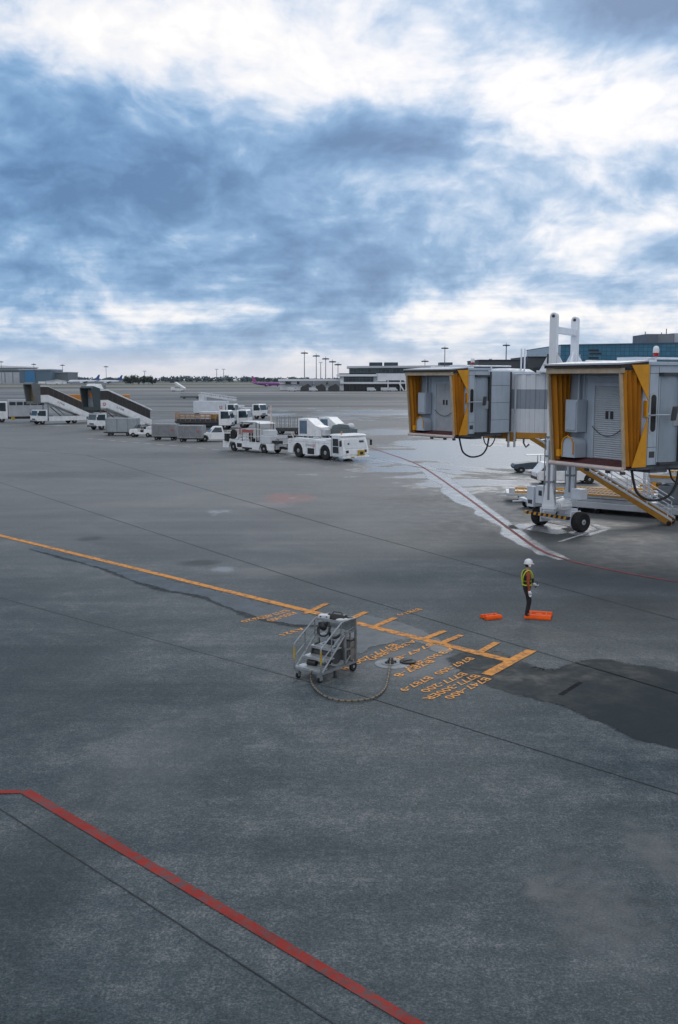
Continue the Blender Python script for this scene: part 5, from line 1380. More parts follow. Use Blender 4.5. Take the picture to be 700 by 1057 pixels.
# -- silver box truck at the frame's left edge
def silver_truck():
    hd = R(200); T = thing('box_truck', 'white truck with silver window-banded body cut by the frame edge', 'truck', G(15,436)+Vector((0.5,1.6,0)), hd)
    cabover(T, 2.0, 3.9, 2.3, 0.6, 3.45, WHITE, 3.0, 0.5)
    m = MB(); m.box(-4.2,1.9,-1.2,1.2,0.95,3.75)
    b2 = m.build('body', paint('silver_body', (0.42,0.45,0.49), 0.4, 0.2, 0.1, 1, dirt=0.2, streak=True), T, bevel=0.05)
    one('window_band', GLASS, b2, lambda m: [m.box(-3.9+1.15*k,-2.9+1.15*k,sy*1.2-0.015,sy*1.2+0.015,2.85,3.4) for k in range(5) for sy in (-1,1)])
    one('chassis', DKGREY, T, lambda m: m.box(-4.1,2.1,-0.9,0.9,0.55,0.94))
    one('fuel_tank', YELP, T, lambda m: m.box(0.9,1.5,0.7,1.15,0.4,0.93))
    for sy in (-1, 1): wheel(T, -2.5, sy*1.0, 0.5, 0.32)
silver_truck()

# -- small tug, carts, dolly
def small_tug():
    T = thing('baggage_tug', 'small white open baggage tug pulling the grey carts', 'baggage tug', G(147,451), R(172))
    m = MB(); m.prism([(-1.5,0.35),(1.4,0.35),(1.5,0.6),(1.4,0.98),(0.4,1.05),(0.35,0.6),(-0.4,0.6),(-0.45,1.0),(-1.5,0.95)], 'y', -0.72, 0.72)
    m.build('body', WHITE, T, bevel=0.05)
    one('seat', BLACK, T, lambda m: (m.box(-0.40,0.05,-0.6,0.6,0.601,0.9), m.box(-0.52,-0.40,-0.6,0.6,0.8,1.35)), bevel=0.04)
    one('windscreen', GLASSB, T, lambda m: m.hexa([(0.5,-0.6,1.03),(0.54,-0.6,1.03),(0.54,0.6,1.03),(0.5,0.6,1.03),(0.3,-0.55,1.55),(0.33,-0.55,1.55),(0.33,0.55,1.55),(0.3,0.55,1.55)]))
    one('rear_box', WHITE2, T, lambda m: m.box(-1.4,-0.7,-0.6,0.6,1.0,1.3), bevel=0.04)
    one('steering_wheel', BLACK, T, lambda m: m.tube([(0.25+0.05*cos(a),-0.3+0.2*cos(a),1.2+0.17*sin(a)) for a in [k*pi/6 for k in range(13)]],0.02,6))
    for x in (-0.95, 0.95):
        for sy in (-1, 1): wheel(T, x, sy*0.62, 0.30, 0.22)
small_tug()
def cart(label, px, py, hd):
    T = thing('baggage_cart', label, 'baggage cart', G(px,py), hd, 'grey covered baggage carts')
    m = MB(); m.box(-1.5,1.5,-0.8,0.8,0.45,1.85); m.box(-1.45,1.45,-0.82,0.82,1.851,1.92)
    for k in range(5): m.box(-1.4+0.68*k,-1.34+0.68*k,-0.83,0.83,0.46,1.84)
    bd = m.build('body', paint('cart_grey', (0.27,0.285,0.30), 0.6, 0, 0.12, 2, dirt=0.3), T, bevel=0.02)
    one('curtain', paint('cart_curtain', (0.21,0.225,0.245), 0.75, 0, 0.15, 2, dirt=0.2), bd, lambda m: [m.box(-1.32+0.68*k,-0.74+0.68*k,sy*0.815-0.008,sy*0.815+0.008,0.62,1.78) for k in range(4) for sy in (-1,1)])
    m = MB(); emblem(m, (-1.02,0.826,1.25), 0.16, Vector((-1,0,0)), Vector((0,0,1))); emblem(m, (-1.02,-0.826,1.25), 0.16, Vector((1,0,0)), Vector((0,0,1)))
    m.build('emblem', REDP, bd)
    for x in (-1.0, 1.0):
        for sy in (-1, 1): wheel(T, x, sy*0.6, 0.22, 0.14)
    one('drawbar', DKGREY, T, lambda m: (m.box(1.5,2.0,-0.04,0.04,0.3,0.38), m.box(-1.4,1.4,-0.5,0.5,0.30,0.449)))
cart('grey covered baggage cart coupled right behind the small white tug', 171.5, 454.2, R(171))
cart('grey covered baggage cart last in line beside the white pickup', 198, 456, R(171))
def container_dolly():
    T = thing('container_dolly', 'grey slant-sided cargo container on a low dolly under the covered stair truck', 'container dolly', G(124,449.5), R(176))
    m = MB(); m.prism([(-1.55,0.5),(1.6,0.5),(1.6,1.3),(1.6,2.25),(-2.4,2.25),(-2.4,1.35)], 'y', -0.95, 0.95)
    m.build('container', paint('container_grey', (0.30,0.335,0.36), 0.45, 0.25, 0.1, 1.2, dirt=0.25), T, bevel=0.03)
    one('container_frame', MIDGREY, T, lambda m: [m.box(x-0.04,x+0.04,sy*0.96-0.02,sy*0.96+0.02,0.52,2.24) for x in (1.5,0.1,-1.3) for sy in (-1,1)])
    one('dolly_frame', DKGREY, T, lambda m: m.box(-1.8,1.9,-0.9,0.9,0.34,0.49))
    for x in (-1.2, 1.2):
        for sy in (-1, 1): wheel(T, x, sy*0.7, 0.20, 0.14)
container_dolly()

def car(name, label, cat, loc, hd, L=4.3, W=1.75, Ht=1.5, wr=0.31, kind='wagon', col=WHITE, wb=2.75):
    """passenger car or pickup: body side with arches, cabin, glass, wheels, lamps"""
    T = thing(name, label, cat, loc, hd)
    h = L/2; zb = 0.26; zs = Ht*0.58; xf, xr = wb/2+0.08, -wb/2+0.08
    low = [(h-0.08,zb),(h,zb+0.2),(h-0.03,zs-0.16),(h-0.25,zs-0.06),(0.95,zs+0.02),(-h+0.10,zs+0.03),(-h,zs-0.1),(-h+0.02,zb+0.1),(-h+0.1,zb)]
    bot = [(xr-wr-0.08,zb)]+arcpts(xr,wr,wr+0.07,8)+[(xr+wr+0.08,zb),(xf-wr-0.08,zb)]+arcpts(xf,wr,wr+0.07,8)+[(xf+wr+0.08,zb)]
    m = MB(); m.prism(low+bot, 'y', -W/2, W/2)
    bd = m.build('body', col, T, bevel=0.03)
    if kind == 'wagon': top = [(0.98,zs+0.015),(0.35,Ht-0.06),(0.15,Ht),(-h+0.55,Ht-0.03),(-h+0.12,zs+0.025)]
    else: top = [(0.98,zs+0.015),(0.40,Ht-0.05),(0.25,Ht),(-0.55,Ht),(-0.68,zs+0.025)]
    m = MB(); n = len(top)
    vs = []
    for sy in (-1, 1):
        for x, z in top: vs.append((x, sy*(W/2-0.04-0.14*max(0,(z-zs))/(Ht-zs)), z))
    f0 = tuple(range(n)); m.add(vs, [f0, tuple(range(n,2*n))[::-1]]+[(i,n+i,n+(i+1)%n,(i+1)%n) for i in range(n)])
    cb = m.build('cabin', col, bd, bevel=0.03)
    xe = top[-2][0]; xl = top[-1][0]
    for sy in (-1, 1):
        def sg(m, sy=sy):
            a = [(0.80,zs+0.07),(0.33,Ht-0.11),(xe+0.12,Ht-0.12),(xl+0.16,zs+0.07)]
            P = [(x, sy*(W/2-0.04-0.14*max(0,(z-zs))/(Ht-zs)), z) for x, z in a]
            m.hexa([(p[0],p[1]-0.012,p[2]) for p in P]+[(p[0],p[1]+0.012,p[2]) for p in P])
        one('side_window', GLASS, cb, sg)
        one('headlight', WHITE2, bd, lambda m, sy=sy: m.box(h-0.16,h-0.005,sy*W*0.36-0.16,sy*W*0.36+0.16,zs-0.32,zs-0.17), bevel=0.02)
        one('tail_light', REDL, bd, lambda m, sy=sy: m.box(-h+0.0,-h+0.1,sy*W*0.44-0.07,sy*W*0.44+0.07,zs-0.35,zs-0.1))
        for x in (xf, xr): wheel(T, x, sy*(W/2-0.11), wr, 0.20)
    one('windscreen', GLASS, cb, lambda m: m.hexa([(0.93,-W/2+0.14,zs+0.08),(0.955,-W/2+0.14,zs+0.08),(0.955,W/2-0.14,zs+0.08),(0.93,W/2-0.14,zs+0.08),(0.375,-W/2+0.24,Ht-0.09),(0.41,-W/2+0.24,Ht-0.09),(0.41,W/2-0.24,Ht-0.09),(0.375,W/2-0.24,Ht-0.09)]))
    one('bumper', DKGREY, bd, lambda m: (m.box(h-0.06,h+0.03,-W/2+0.1,W/2-0.1,zb+0.02,zb+0.22), m.box(-h-0.03,-h+0.06,-W/2+0.1,W/2-0.1,zb+0.06,zb+0.25)))
    if kind == 'pickup': one('cargo_bed', DKGREY, bd, lambda m: m.box(-h+0.1,-0.75,-W/2+0.08,W/2-0.08,zs+0.02,zs+0.045))
    return T
car('pickup_truck', 'small white pickup with dark windows parked between grey carts and belt loader', 'pickup', G(224,455.5), R(196), 4.7, 1.8, 1.75, 0.36, 'pickup', WHITE, 2.9)
c0_ = G(583,500)+Vector((0.2,0.9,0))
car('white_estate_car', 'white estate car behind the far bridge wheels', 'car', c0_, R(4), 4.4, 1.72, 1.5, 0.33, 'wagon', WHITE, 2.84)

# -- stake truck, high-lift trucks and racks in the middle distance
def stake_truck():
    T = thing('stake_truck', 'flatbed truck with orange stake sides behind the white pickup', 'truck', G(212,443), R(-8), None)
    cabover(T, 2.3, 4.1, 2.2, 0.6, 2.75, WHITE, 3.2, 0.45)
    one('bed', DKGREY, T, lambda m: (m.box(-4.2,2.2,-1.15,1.15,0.95,1.2), m.box(-4.1,2.3,-0.8,0.8,0.55,0.949), m.box(-4.0,2.0,-1.0,-0.5,1.201,1.5)))
    def st_(m):
        for y in (-1.1,1.1):
            for k in range(9): m.box(-4.15+0.75*k,-4.09+0.75*k,y-0.03,y+0.03,1.2,2.2)
            for z in (1.7,2.1): m.box(-4.15,2.0,y-0.036,y+0.036,z,z+0.08)
        for k in range(4): m.box(-4.16,-4.08,-1.0+0.6*k,-0.92+0.6*k,1.2,2.5)
    one('stake_side', paint('dull_orange_stakes', (0.36,0.20,0.10), 0.6, 0, 0.2, 1), T, st_)
    one('load_cover', paint('tarp_brown', (0.30,0.17,0.05), 0.7, 0, 0.2, 1), T, lambda m: m.box(1.0,1.9,-0.9,0.9,1.21,2.2), bevel=0.1)
    for sy in (-1, 1): wheel(T, -2.4, sy*0.95, 0.45, 0.3)
stake_truck()
def lift_truck(label, loc, hd, boom, box=True, blue=0.0):
    T = thing('high_lift_truck', label, 'high-lift truck', loc, hd, 'white high-lift service trucks')
    cabover(T, 2.2, 4.0, 2.3, 0.6, 2.7, WHITE, 3.1, 0.48)
    one('chassis', DKGREY, T, lambda m: m.box(-4.0,2.15,-0.85,0.85,0.55,0.95))
    if box:
        m = MB(); m.box(-4.1,2.0,-1.2,1.2,1.05,3.2); m.box(-4.15,-4.05,-1.1,1.1,1.1,3.1)
        bd = m.build('van_body', paint('pale_van_body', (0.60,0.66,0.72), 0.45, 0, 0.08, 1, dirt=0.2, streak=True), T, bevel=0.04)
        m = MB(); emblem(m, (1.2,-1.206,2.1), 0.3, Vector((1,0,0)), Vector((0,0,1))); emblem(m, (1.2,1.206,2.1), 0.3, Vector((-1,0,0)), Vector((0,0,1)))
        m.build('emblem', REDP, bd)
    else:
        one('work_deck', WHITE2, T, lambda m: (m.box(-4.0,2.0,-1.15,1.15,1.0,1.3), m.box(-3.6,-1.0,-1.0,1.0,1.301,2.4), m.box(-0.8,1.7,-1.0,0.6,1.301,2.0)), bevel=0.05)
    if boom:
        m = MB()
        for dy in (-0.45, 0.45):
            m.cbox((0.2,dy,3.85),(7.2,0.22,0.30),ry=0.13)
            for k in range(9): m.cbox((-3.0+0.8*k,dy,4.27-0.105*k+0.25),(0.08,0.1,0.5),ry=0.13+(0.6 if k%2 else -0.6))
            m.cbox((0.2,dy,4.32),(7.2,0.1,0.10),ry=0.13)
        m.box(-3.2,-2.2,-0.7,0.7,3.2,4.2)
        m.build('boom', WHITE2, T)
    for sy in (-1, 1): wheel(T, -2.3, sy*1.0, 0.48, 0.32)
    return T
lift_truck('white high-lift truck carrying a folded lattice boom over its van body', G(224,432), R(-12), True, True)
lift_truck('white service truck parked farthest right in the far row, without a boom', G(254,432), R(-30), False, False)
lift_truck('white service truck in front of the boom truck, its box behind the pickup', G(232,441.5), R(-10), False, False)

def gse_box(label, px, py, hd):
    T = thing('service_cart', label, 'service cart', G(px,py), hd, 'white sloped service carts behind the tow tractor')
    m = MB(); m.prism([(-1.6,0.5),(1.7,0.5),(1.7,1.6),(0.9,1.8),(-0.2,2.6),(-1.6,2.6)], 'y', -0.95, 0.95)
    b2 = m.build('body', WHITE, T, bevel=0.05)
    def pn(m):
        for k in range(3): m.box(-1.635,-1.59,-0.85+0.6*k,-0.40+0.6*k,0.8,2.45)
        m.box(-1.4,-0.3,-0.965,-0.94,0.8,2.35)
    one('louvre_panel', paint('blue_grey_louvre', (0.10,0.16,0.23), 0.5, 0, 0.2, 1), b2, pn)
    one('hood', WHITE2, b2, lambda m: m.box(1.701,2.2,-0.8,0.8,0.6,1.4), bevel=0.08)
    for x in (-0.9, 1.2):
        for sy in (-1, 1): wheel(T, x, sy*0.78, 0.38, 0.24)
    one('drawbar', DKGREY, T, lambda m: m.box(-2.6,-1.0,-0.06,0.06,0.35,0.45))
gse_box('tall white sloped service cart with blue louvres, left of the pair behind the tow tractor', 324, 454.5, R(-35))
gse_box('white sloped service cart with blue louvres, right of the pair above the tractor cab', 345, 452.5, R(-35))
t = thing('ground_power_unit', 'low grey-green generator trailer behind the tow tractor cab', 'generator', G(355,455), R(-30))
m = MB(); m.box(-1.6,1.4,-0.8,0.8,0.55,1.45); m.prism([(-1.4,1.451),(1.2,1.451),(0.9,1.9),(-0.4,2.0),(-1.2,1.8)], 'y', -0.6, 0.6)
m.build('housing', paint('grey_green_paint', (0.13,0.17,0.18), 0.5, 0, 0.2, 1, dirt=0.3), t, bevel=0.05)
for x in (-0.9, 0.9):
    for sy in (-1, 1): wheel(t, x, sy*0.7, 0.32, 0.2)
one('cover_dome', WHITE2, t, lambda m: m.sph((0.9,0.0,1.7),(0.5,0.5,0.4),14,8), 60)

def rack(label, px, py, hd, n=8, L=6.0, h=1.8, scale=1.0):
    T = thing('rack_trailer', label, 'rack trailer', G(px,py), hd)
    one('bed', DKGREY, T, lambda m: m.box(-L/2,L/2,-0.9,0.9,0.4,0.85))
    def po(m):
        for k in range(n):
            for y in (-0.8,0.8): m.cyl((-L/2+0.2+(L-0.4)*k/(n-1),y,0.85),(-L/2+0.2+(L-0.4)*k/(n-1),y,h),0.06,n=6)
        for y in (-0.8,0.8): m.box(-L/2+0.1,L/2-0.1,y-0.04,y+0.04,h-0.3,h-0.22)
    one('upright', STEEL, T, po)
    for x in (-L*0.33, L*0.33):
        for sy in (-1, 1): wheel(T, x, sy*0.75, 0.30, 0.2)
rack('dark flat trailer with bare grey uprights between belt loader and tow tractor', 299, 448, R(-10), 6, 3.4, 2.4)
rack('long low rack trailer alone on the far taxiway', 197, 411.5, R(-4), 9, 7.6, 2.2)
# small stair vehicle far out
T_ = thing('distant_stair_truck', 'small dark-topped stair truck alone far out by the grass strip', 'stair truck', G(184.5,404), R(160))
one('chassis', WHITE, T_, lambda m: (m.box(-4,3,-1.1,1.1,0.5,1.6), m.box(3.0,4.6,-1.1,1.1,0.5,2.6)), bevel=0.05)
one('flight', WHITE2, T_, lambda m: m.prism([(4.2,4.4),(2.2,4.4),(-4.4,0.9),(-4.4,2.0),(2.0,5.6),(4.2,5.6)], 'y', -1.2, 1.2))
one('head', DKGREY, T_, lambda m: m.box(2.0,4.9,-1.4,1.4,5.0,7.2), bevel=0.1)
for x in (-2.5, 3.4):
    for sy in (-1, 1): wheel(T_, x, sy*0.95, 0.5, 0.3)
# orange tanker behind the stair trucks
t = thing('orange_trailer', 'long orange box trailer half hidden behind the two stair trucks', 'trailer', G(101,428.5), R(-4))
m = MB(); m.box(-6.4,6.4,-1.2,1.2,1.0,4.1)
m.build('box_body', paint('orange_trailer_paint', (0.52,0.20,0.02), 0.5, 0, 0.12, 1, dirt=0.2), t, bevel=0.05)
one('chassis', DKGREY, t, lambda m: m.box(-6.0,6.0,-0.8,0.8,0.6,0.999))
for x in (-4.5, -3.3, 4.2):
    for sy in (-1, 1): wheel(t, x, sy*0.95, 0.48, 0.3)

# -- equipment under the near bridge
def cargo_loader():
    a, b_ = G(606,530), G(684,536.5)
    hd = atan2((b_-a).y, (b_-a).x); f = (b_-a).normalized(); s = Vector((-f.y, f.x, 0))
    T = thing('cargo_loader', 'long white cargo loader with yellow-edged roller decks behind the service stair', 'cargo loader', (a+b_)/2+s*1.7+f*1.5, hd)
    L = 4.6; W = 1.6
    m = MB(); m.box(-L-1.2,L,-W,W,0.28,0.62); m.box(-L,L,-W+0.2,W-0.2,0.621,0.8)
    m.build('chassis', WHITE2, T, bevel=0.03)
    m = MB()
    m.box(-L-1.2,-0.7,-W+0.05,W-0.05,0.84,0.98); m.box(-0.3,L,-W+0.05,W-0.05,1.9,2.15)
    d_ = m.build('deck', WHITE2, T, bevel=0.02)
    m = MB()
    for k in range(20): m.cyl((-L-1.0+0.24*k,-W+0.15,0.99),(-L-1.0+0.24*k,W-0.15,0.99),0.045,n=8)
    for k in range(20): m.cyl((-0.1+0.24*k,-W+0.15,2.16),(-0.1+0.24*k,W-0.15,2.16),0.045,n=8)
    m.build('roller', STEEL, d_, 40)
    m = MB()
    for y in (-W-0.0, W-0.10, -0.55, 0.45):
        m.box(-L-1.2,-0.7,y,y+0.09,0.985,1.06)
    for y in (-W, W-0.1): m.box(-0.3,L,y,y+0.1,2.16,2.28)
    m.build('guide_rail', YELLOW, d_)
    m = MB()
    for x in (-0.6,-0.35): m.box(x,x+0.12,-W,-W+0.12,0.62,2.4); m.box(x,x+0.12,W-0.12,W,0.62,2.4)
    for sy in (-1,1):
        m.box(-4.4,-4.2,sy*1.2-0.05,sy*1.2+0.05,0.6,0.85); m.box(-1.6,-1.4,sy*1.2-0.05,sy*1.2+0.05,0.6,0.85)
        m.cbox((2.2,sy*1.2,1.35),(3.6,0.1,0.14),ry=0.32); m.cbox((2.2,sy*1.2,1.35),(3.6,0.1,0.14),ry=-0.32)
    m.build('scissor_frame', TUNWHITE, T)
    one('engine_bay', MIDGREY, T, lambda m: (m.box(0.2,2.0,-W+0.06,-0.2,0.81,1.75), m.box(2.3,3.8,-W+0.06,-0.3,0.81,1.6)), bevel=0.03)
    def hr(m):
        for x0,x1,z in ((1.0,L,2.28),):
            for y in (-W+0.05, W-0.05):
                m.tube([(x0,y,z),(x0,y,z+1.0),(x1,y,z+1.0),(x1,y,z)],0.03,6); m.tube([(x0,y,z+0.5),(x1,y,z+0.5)],0.025,6)
    one('handrail', WHITE, T, hr, 40)
    for x in (-4.2,-3.2,3.0):
        for sy in (-1, 1): wheel(T, x, sy*(W-0.3), 0.28, 0.24)
cargo_loader()
def flat_dolly(label, px, py, hd, L, W, name='pallet_dolly'):
    T = thing(name, label, 'pallet dolly', G(px,py), hd, 'white pallet dollies with yellow edges')
    m = MB(); m.box(-L/2,L/2,-W/2,W/2,0.38,0.56)
    m.build('platform', WHITE2, T, bevel=0.02)
    one('edge_rail', YELLOW, T, lambda m: [m.box(-L/2+0.5,L/2-0.3,y-0.05,y+0.05,0.561,0.68) for y in (-W/2+0.15, W/2-0.15)])
    m = MB()
    for k in range(int(L/0.4)): m.cyl((-L/2+0.3+0.4*k,-W/2+0.25,0.575),(-L/2+0.3+0.4*k,W/2-0.25,0.575),0.045,n=6)
    m.build('roller', STEEL, T, 40)
    one('end_post', WHITE2, T, lambda m: (m.box(-L/2+0.15,-L/2+0.5,-W/2+0.1,-W/2+0.45,0.56,0.85), m.box(-L/2-0.6,-L/2,-0.06,0.06,0.35,0.45)), bevel=0.03)
    for x in (-L*0.32, L*0.32):
        for sy in (-1, 1): wheel(T, x, sy*(W/2-0.25), 0.19, 0.14)
flat_dolly('white pallet dolly with yellow edges sticking out left of the lift columns', 566, 517, R(-8), 5.0, 2.3)
flat_dolly('white pallet dolly with yellow edges between the estate car and the cargo loader', 636, 517, R(-8), 5.0, 2.3)
flat_dolly('small white pallet dolly just behind the left bridge wheel', 556, 524, R(10), 1.9, 1.4)
t = thing('tank_trailer', 'small white barrel tank on a trailer right of the hanging cable loop', 'tank trailer', G(688,512), R(-5))
one('tank', WHITE, t, lambda m: m.lathe([(0.2,-1.3),(0.62,-1.1),(0.75,-0.8),(0.75,0.8),(0.62,1.1),(0.2,1.3)],(0,0,1.45),20,axis='x'), 40)
one('tank_frame', YELLOW, t, lambda m: (m.box(-1.5,1.9,-0.7,-0.6,0.5,0.64), m.box(-1.5,1.9,0.6,0.7,0.5,0.64), m.box(1.2,1.6,-0.5,0.5,0.65,1.5), m.box(-1.0,-0.8,-0.6,0.6,0.5,0.9), m.box(0.7,0.9,-0.6,0.6,0.5,0.9)))
for sy in (-1, 1):
    wheel(t, -0.5, sy*0.8, 0.32, 0.2); wheel(t, 0.4, sy*0.8, 0.32, 0.2)
t = thing('low_tractor', 'dark low tractor nose parked left of the white estate car', 'tractor', G(550,487.5), R(182)); t.scale = (0.95,0.8,0.72)
m = MB(); m.prism([(-0.9,0.4),(1.6,0.4),(1.75,0.7),(1.6,0.95),(0.2,1.15),(-0.9,1.15)], 'y', -0.75, 0.75)
m.build('body', paint('slate_blue_paint', (0.05,0.075,0.10), 0.45), t, bevel=0.05)
one('roll_bar', WHITE2, t, lambda m: (m.tube([(-0.5,-0.6,1.1),(-0.5,-0.6,1.9),(-0.5,0.6,1.9),(-0.5,0.6,1.1)],0.04,6), m.hexa([(-0.9,-0.7,1.9),(0.6,-0.7,1.86),(0.6,0.7,1.86),(-0.9,0.7,1.9),(-0.9,-0.7,1.95),(0.6,-0.7,1.91),(0.6,0.7,1.91),(-0.9,0.7,1.95)])), 40)
for x in (-0.5, 1.1):
    for sy in (-1, 1): wheel(t, x, sy*0.7, 0.33, 0.24)
# ------------------------------------------------------------------ far apron, buildings, aircraft, trees
GRASS = paint('dry_grass', (0.085,0.088,0.040), 0.9, 0, 0.25, 0.02)
mb = MB()
mb.poly([(x,y,0.004) for x,y in ((-700,760),(-240,800),(-60,860),(-60,950),(-300,905),(-800,900))])
mb.poly([(x,y,0.004) for x,y in ((-900,1150),(-100,1180),(60,1250),(60,1420),(-900,1400))])
mb.poly([(x,y,0.004) for x,y in ((-4900,1900),(4900,1900),(4900,6400),(-4900,6400))])
struct('grass', 'flat strips of dry grass between the far taxiways', mb, GRASS, kind='structure')
PALE = paint('pale_taxiway', (0.20,0.19,0.175), 0.7, 0, 0.15, 0.01)
mb = MB(); mb.poly([(x,y,0.006) for x,y in ((-1500,960),(-60,1000),(90,1060),(90,1130),(-1500,1120))])
struct('taxiway', 'pale concrete taxiway crossing beyond the apron', mb, PALE)

WALLP = paint('terminal_white_wall', (0.72,0.75,0.80), 0.6, 0, 0.08, 0.1, dirt=0.1)
WALLG = paint('terminal_grey_wall', (0.42,0.46,0.51), 0.6, 0, 0.1, 0.1, dirt=0.15)
ROOFW = paint('terminal_pale_roof', (0.70,0.73,0.78), 0.6, 0, 0.06, 0.05)
ROOFD = paint('terminal_dark_box', (0.022,0.040,0.055), 0.6, 0, 0.15, 0.1)
def glazing(name, c1, c2, sx, sz, rough=0.12, frame=(0.10,0.13,0.15)):
    """curtain wall: panes of uneven tone between thin mullions"""
    m = bpy.data.materials.new(name); m.use_nodes = True
    N = NT(m.node_tree); b = N.n['Principled BSDF']
    pos = N.new('ShaderNodeTexCoord').outputs['Object']; x, y, z = N.xyz(pos)
    h = N.math('ADD', x, y)
    br = N.new('ShaderNodeTexBrick'); br.offset = 0; br.squash = 1
    N.put(br.inputs['Vector'], N.comb(h, z, 0)); N.put(br.inputs['Color1'], rgb(c1)); N.put(br.inputs['Color2'], rgb(c2)); N.put(br.inputs['Mortar'], rgb(frame))
    br.inputs['Scale'].default_value = 1.0; br.inputs['Mortar Size'].default_value = 0.05*sz; br.inputs['Brick Width'].default_value = sx; br.inputs['Row Height'].default_value = sz
    N.put(b.inputs['Base Color'], br.outputs['Color']); b.inputs['Roughness'].default_value = rough
    return m
TGL = glazing('terminal_teal_glazing', (0.012,0.035,0.045), (0.03,0.075,0.085), 2.2, 1.9)
DGL = glazing('terminal_dark_glazing', (0.008,0.016,0.020), (0.018,0.036,0.042), 2.2, 4.2, 0.15, (0.04,0.05,0.06))
BGL = glazing('blue_facade_glazing', (0.014,0.12,0.21), (0.024,0.155,0.26), 1.5, 1.35, 0.22, (0.008,0.05,0.085))

# satellite terminal
def satellite():
    D = 612.0; T = thing('satellite_terminal', 'low glass and white satellite terminal left of the far jet bridge', 'terminal', (PX(351,D), D, 0))
    u = lambda px: PX(px, D)-PX(351, D)
    z = lambda py: max(0, PZ(py, D))
    def bx(name, mat, a, b_, p0, p1, dep0, dep1, parent=T, bevel=0):
        return one(name, mat, parent, lambda m: m.box(u(a), u(b_), dep0, dep1, z(p1), z(p0)), None, bevel)
    bx('ground_floor', DGL, 352, 500, 396.3, 403.2, 3, 40)
    bx('wall', WALLP, 350.5, 354.8, 386.5, 403.2, 1.5, 40)
    bx('floor_band', WALLP, 351, 500, 394.4, 396.2, 0, 42)
    bx('upper_glazing', TGL, 352.5, 385, 388.6, 394.3, 3.5, 40)
    w1 = bx('white_wall', WALLP, 389, 500, 385.6, 393.4, 2.5, 40); bx('grey_panel', WALLG, 385.1, 388.9, 386.2, 394.3, 3.0, 40)
    bx('slot_window', DGL, 398, 416, 392.6, 394.2, 2.2, 2.6, w1)
    bx('lower_roof', ROOFW, 347.5, 388.5, 386.3, 388.5, -1, 44); bx('roof_shadow_fascia', ROOFD, 350, 388, 385.3, 386.2, 6, 40)
    bx('clerestory', TGL, 360.5, 500, 380.0, 385.2, 5, 38)
    m = MB(); m.hexa([(u(358.5),0.5,z(379.9)),(u(505),0.5,z(378.9)),(u(505),44,z(378.9)),(u(358.5),44,z(379.9)),(u(358.2),0,z(377.9)),(u(505),0,z(376.7)),(u(505),44,z(376.7)),(u(358.2),44,z(377.9))])
    m.build('main_roof', ROOFW, T)
    for a, b_ in ((381.5,394.5),(397,410.5),(453.5,466.5)):
        bx('roof_box', ROOFD, a, b_, 373.8, 377.6, 8, 20)
    for a in (399, 411.5, 417, 428):
        bx('column', WALLP, a, a+0.9, 386, 403.2, -4, -3)
    m = MB()
    for a, b_ in ((410.5,414),(414.5,411)): 
        pass
    m.prism([(u(409.5),z(395)),(u(411),z(395)),(u(416),0.2),(u(414.5),0.2)], 'y', -6, -5.2); m.prism([(u(420.5),z(395)),(u(422),z(395)),(u(417.5),0.2),(u(416),0.2)], 'y', -6, -5.2)
    m.build('brace', WALLP, T)
    # pier running left, with boarding lounges
    bx('pier_wall', WALLP, 288, 350.4, 393.6, 402.8, 22, 40); bx('pier_roof', ROOFW, 286.5, 350.4, 391.2, 393.5, 18, 44); bx('pier_fascia', WALLP, 287.5, 350.4, 393.6, 396.6, 20, 21.9)
    for a, b_ in ((294,299.5),(306,308.5),(310.5,314.5),(325,330),(336.5,340),(340.5,346.5)):
        g = bx('lounge_window', DGL, a, b_, 393.2, 396.9, 19.5, 19.9)
    bx('sign_panel', paint('green_yellow_sign', (0.10,0.26,0.04), 0.5), 337.2, 340, 392.9, 395.6, 19.0, 19.4)
satellite()
def gangway(px, py, label):
    D = 600; T = thing('apron_gangway', label, 'boarding gangway', (PX(px,D), D, 0), 0, 'gangways along the far pier')
    one('corridor', MIDGREY, T, lambda m: m.box(-3.6,3.6,-1.6,9,3.2,6.2), bevel=0.1)
    one('leg', MIDGREY, T, lambda m: (m.box(-2.6,-2.0,0,0.6,0,3.2), m.box(2.0,2.6,0,0.6,0,3.2)))
    one('stair_pod', DKGREY, T, lambda m: m.prism([(-3.5,0),(3.3,0),(3.3,2.6),(1.0,4.5),(-3.5,2.2)], 'y', -4.0, -1.7))
gangway(317, 400, 'grey boarding gangway nearest the purple aeroplane on the far pier')
gangway(331, 400, 'grey boarding gangway in the middle of the far pier')
gangway(345, 400, 'grey boarding gangway beside the satellite terminal glass')
rr = random.Random(11)
kinds = [('white parked van in front of the far pier, left of the gangways', 302.5), ('white parked van under the middle far gangway', 324), ('white parked van below the satellite terminal glass', 383), ('pale parked van right of the centre of the satellite terminal', 397), ('white parked van by the braced columns of the satellite terminal', 405)]
for lab, px in kinds:
    D = 590; T = thing('parked_van', lab, 'van', (PX(px,D), D, 0), rr.uniform(-0.4,0.4), 'vans parked along the far terminal')
    one('body', WHITE2, T, lambda m: m.prism([(-2.6,0.5),(2.5,0.5),(2.6,1.2),(1.9,1.4),(1.4,2.3),(-2.6,2.3)], 'y', -0.95, 0.95), None, 0.08)
    one('windscreen', GLASS, T, lambda m: m.hexa([(1.93,-0.8,1.42),(1.98,-0.8,1.42),(1.98,0.8,1.42),(1.93,0.8,1.42),(1.45,-0.8,2.2),(1.5,-0.8,2.2),(1.5,0.8,2.2),(1.45,0.8,2.2)]))
    for x in (-1.7, 1.6):
        for sy in (-1, 1): wheel(T, x, sy*0.85, 0.38, 0.22)

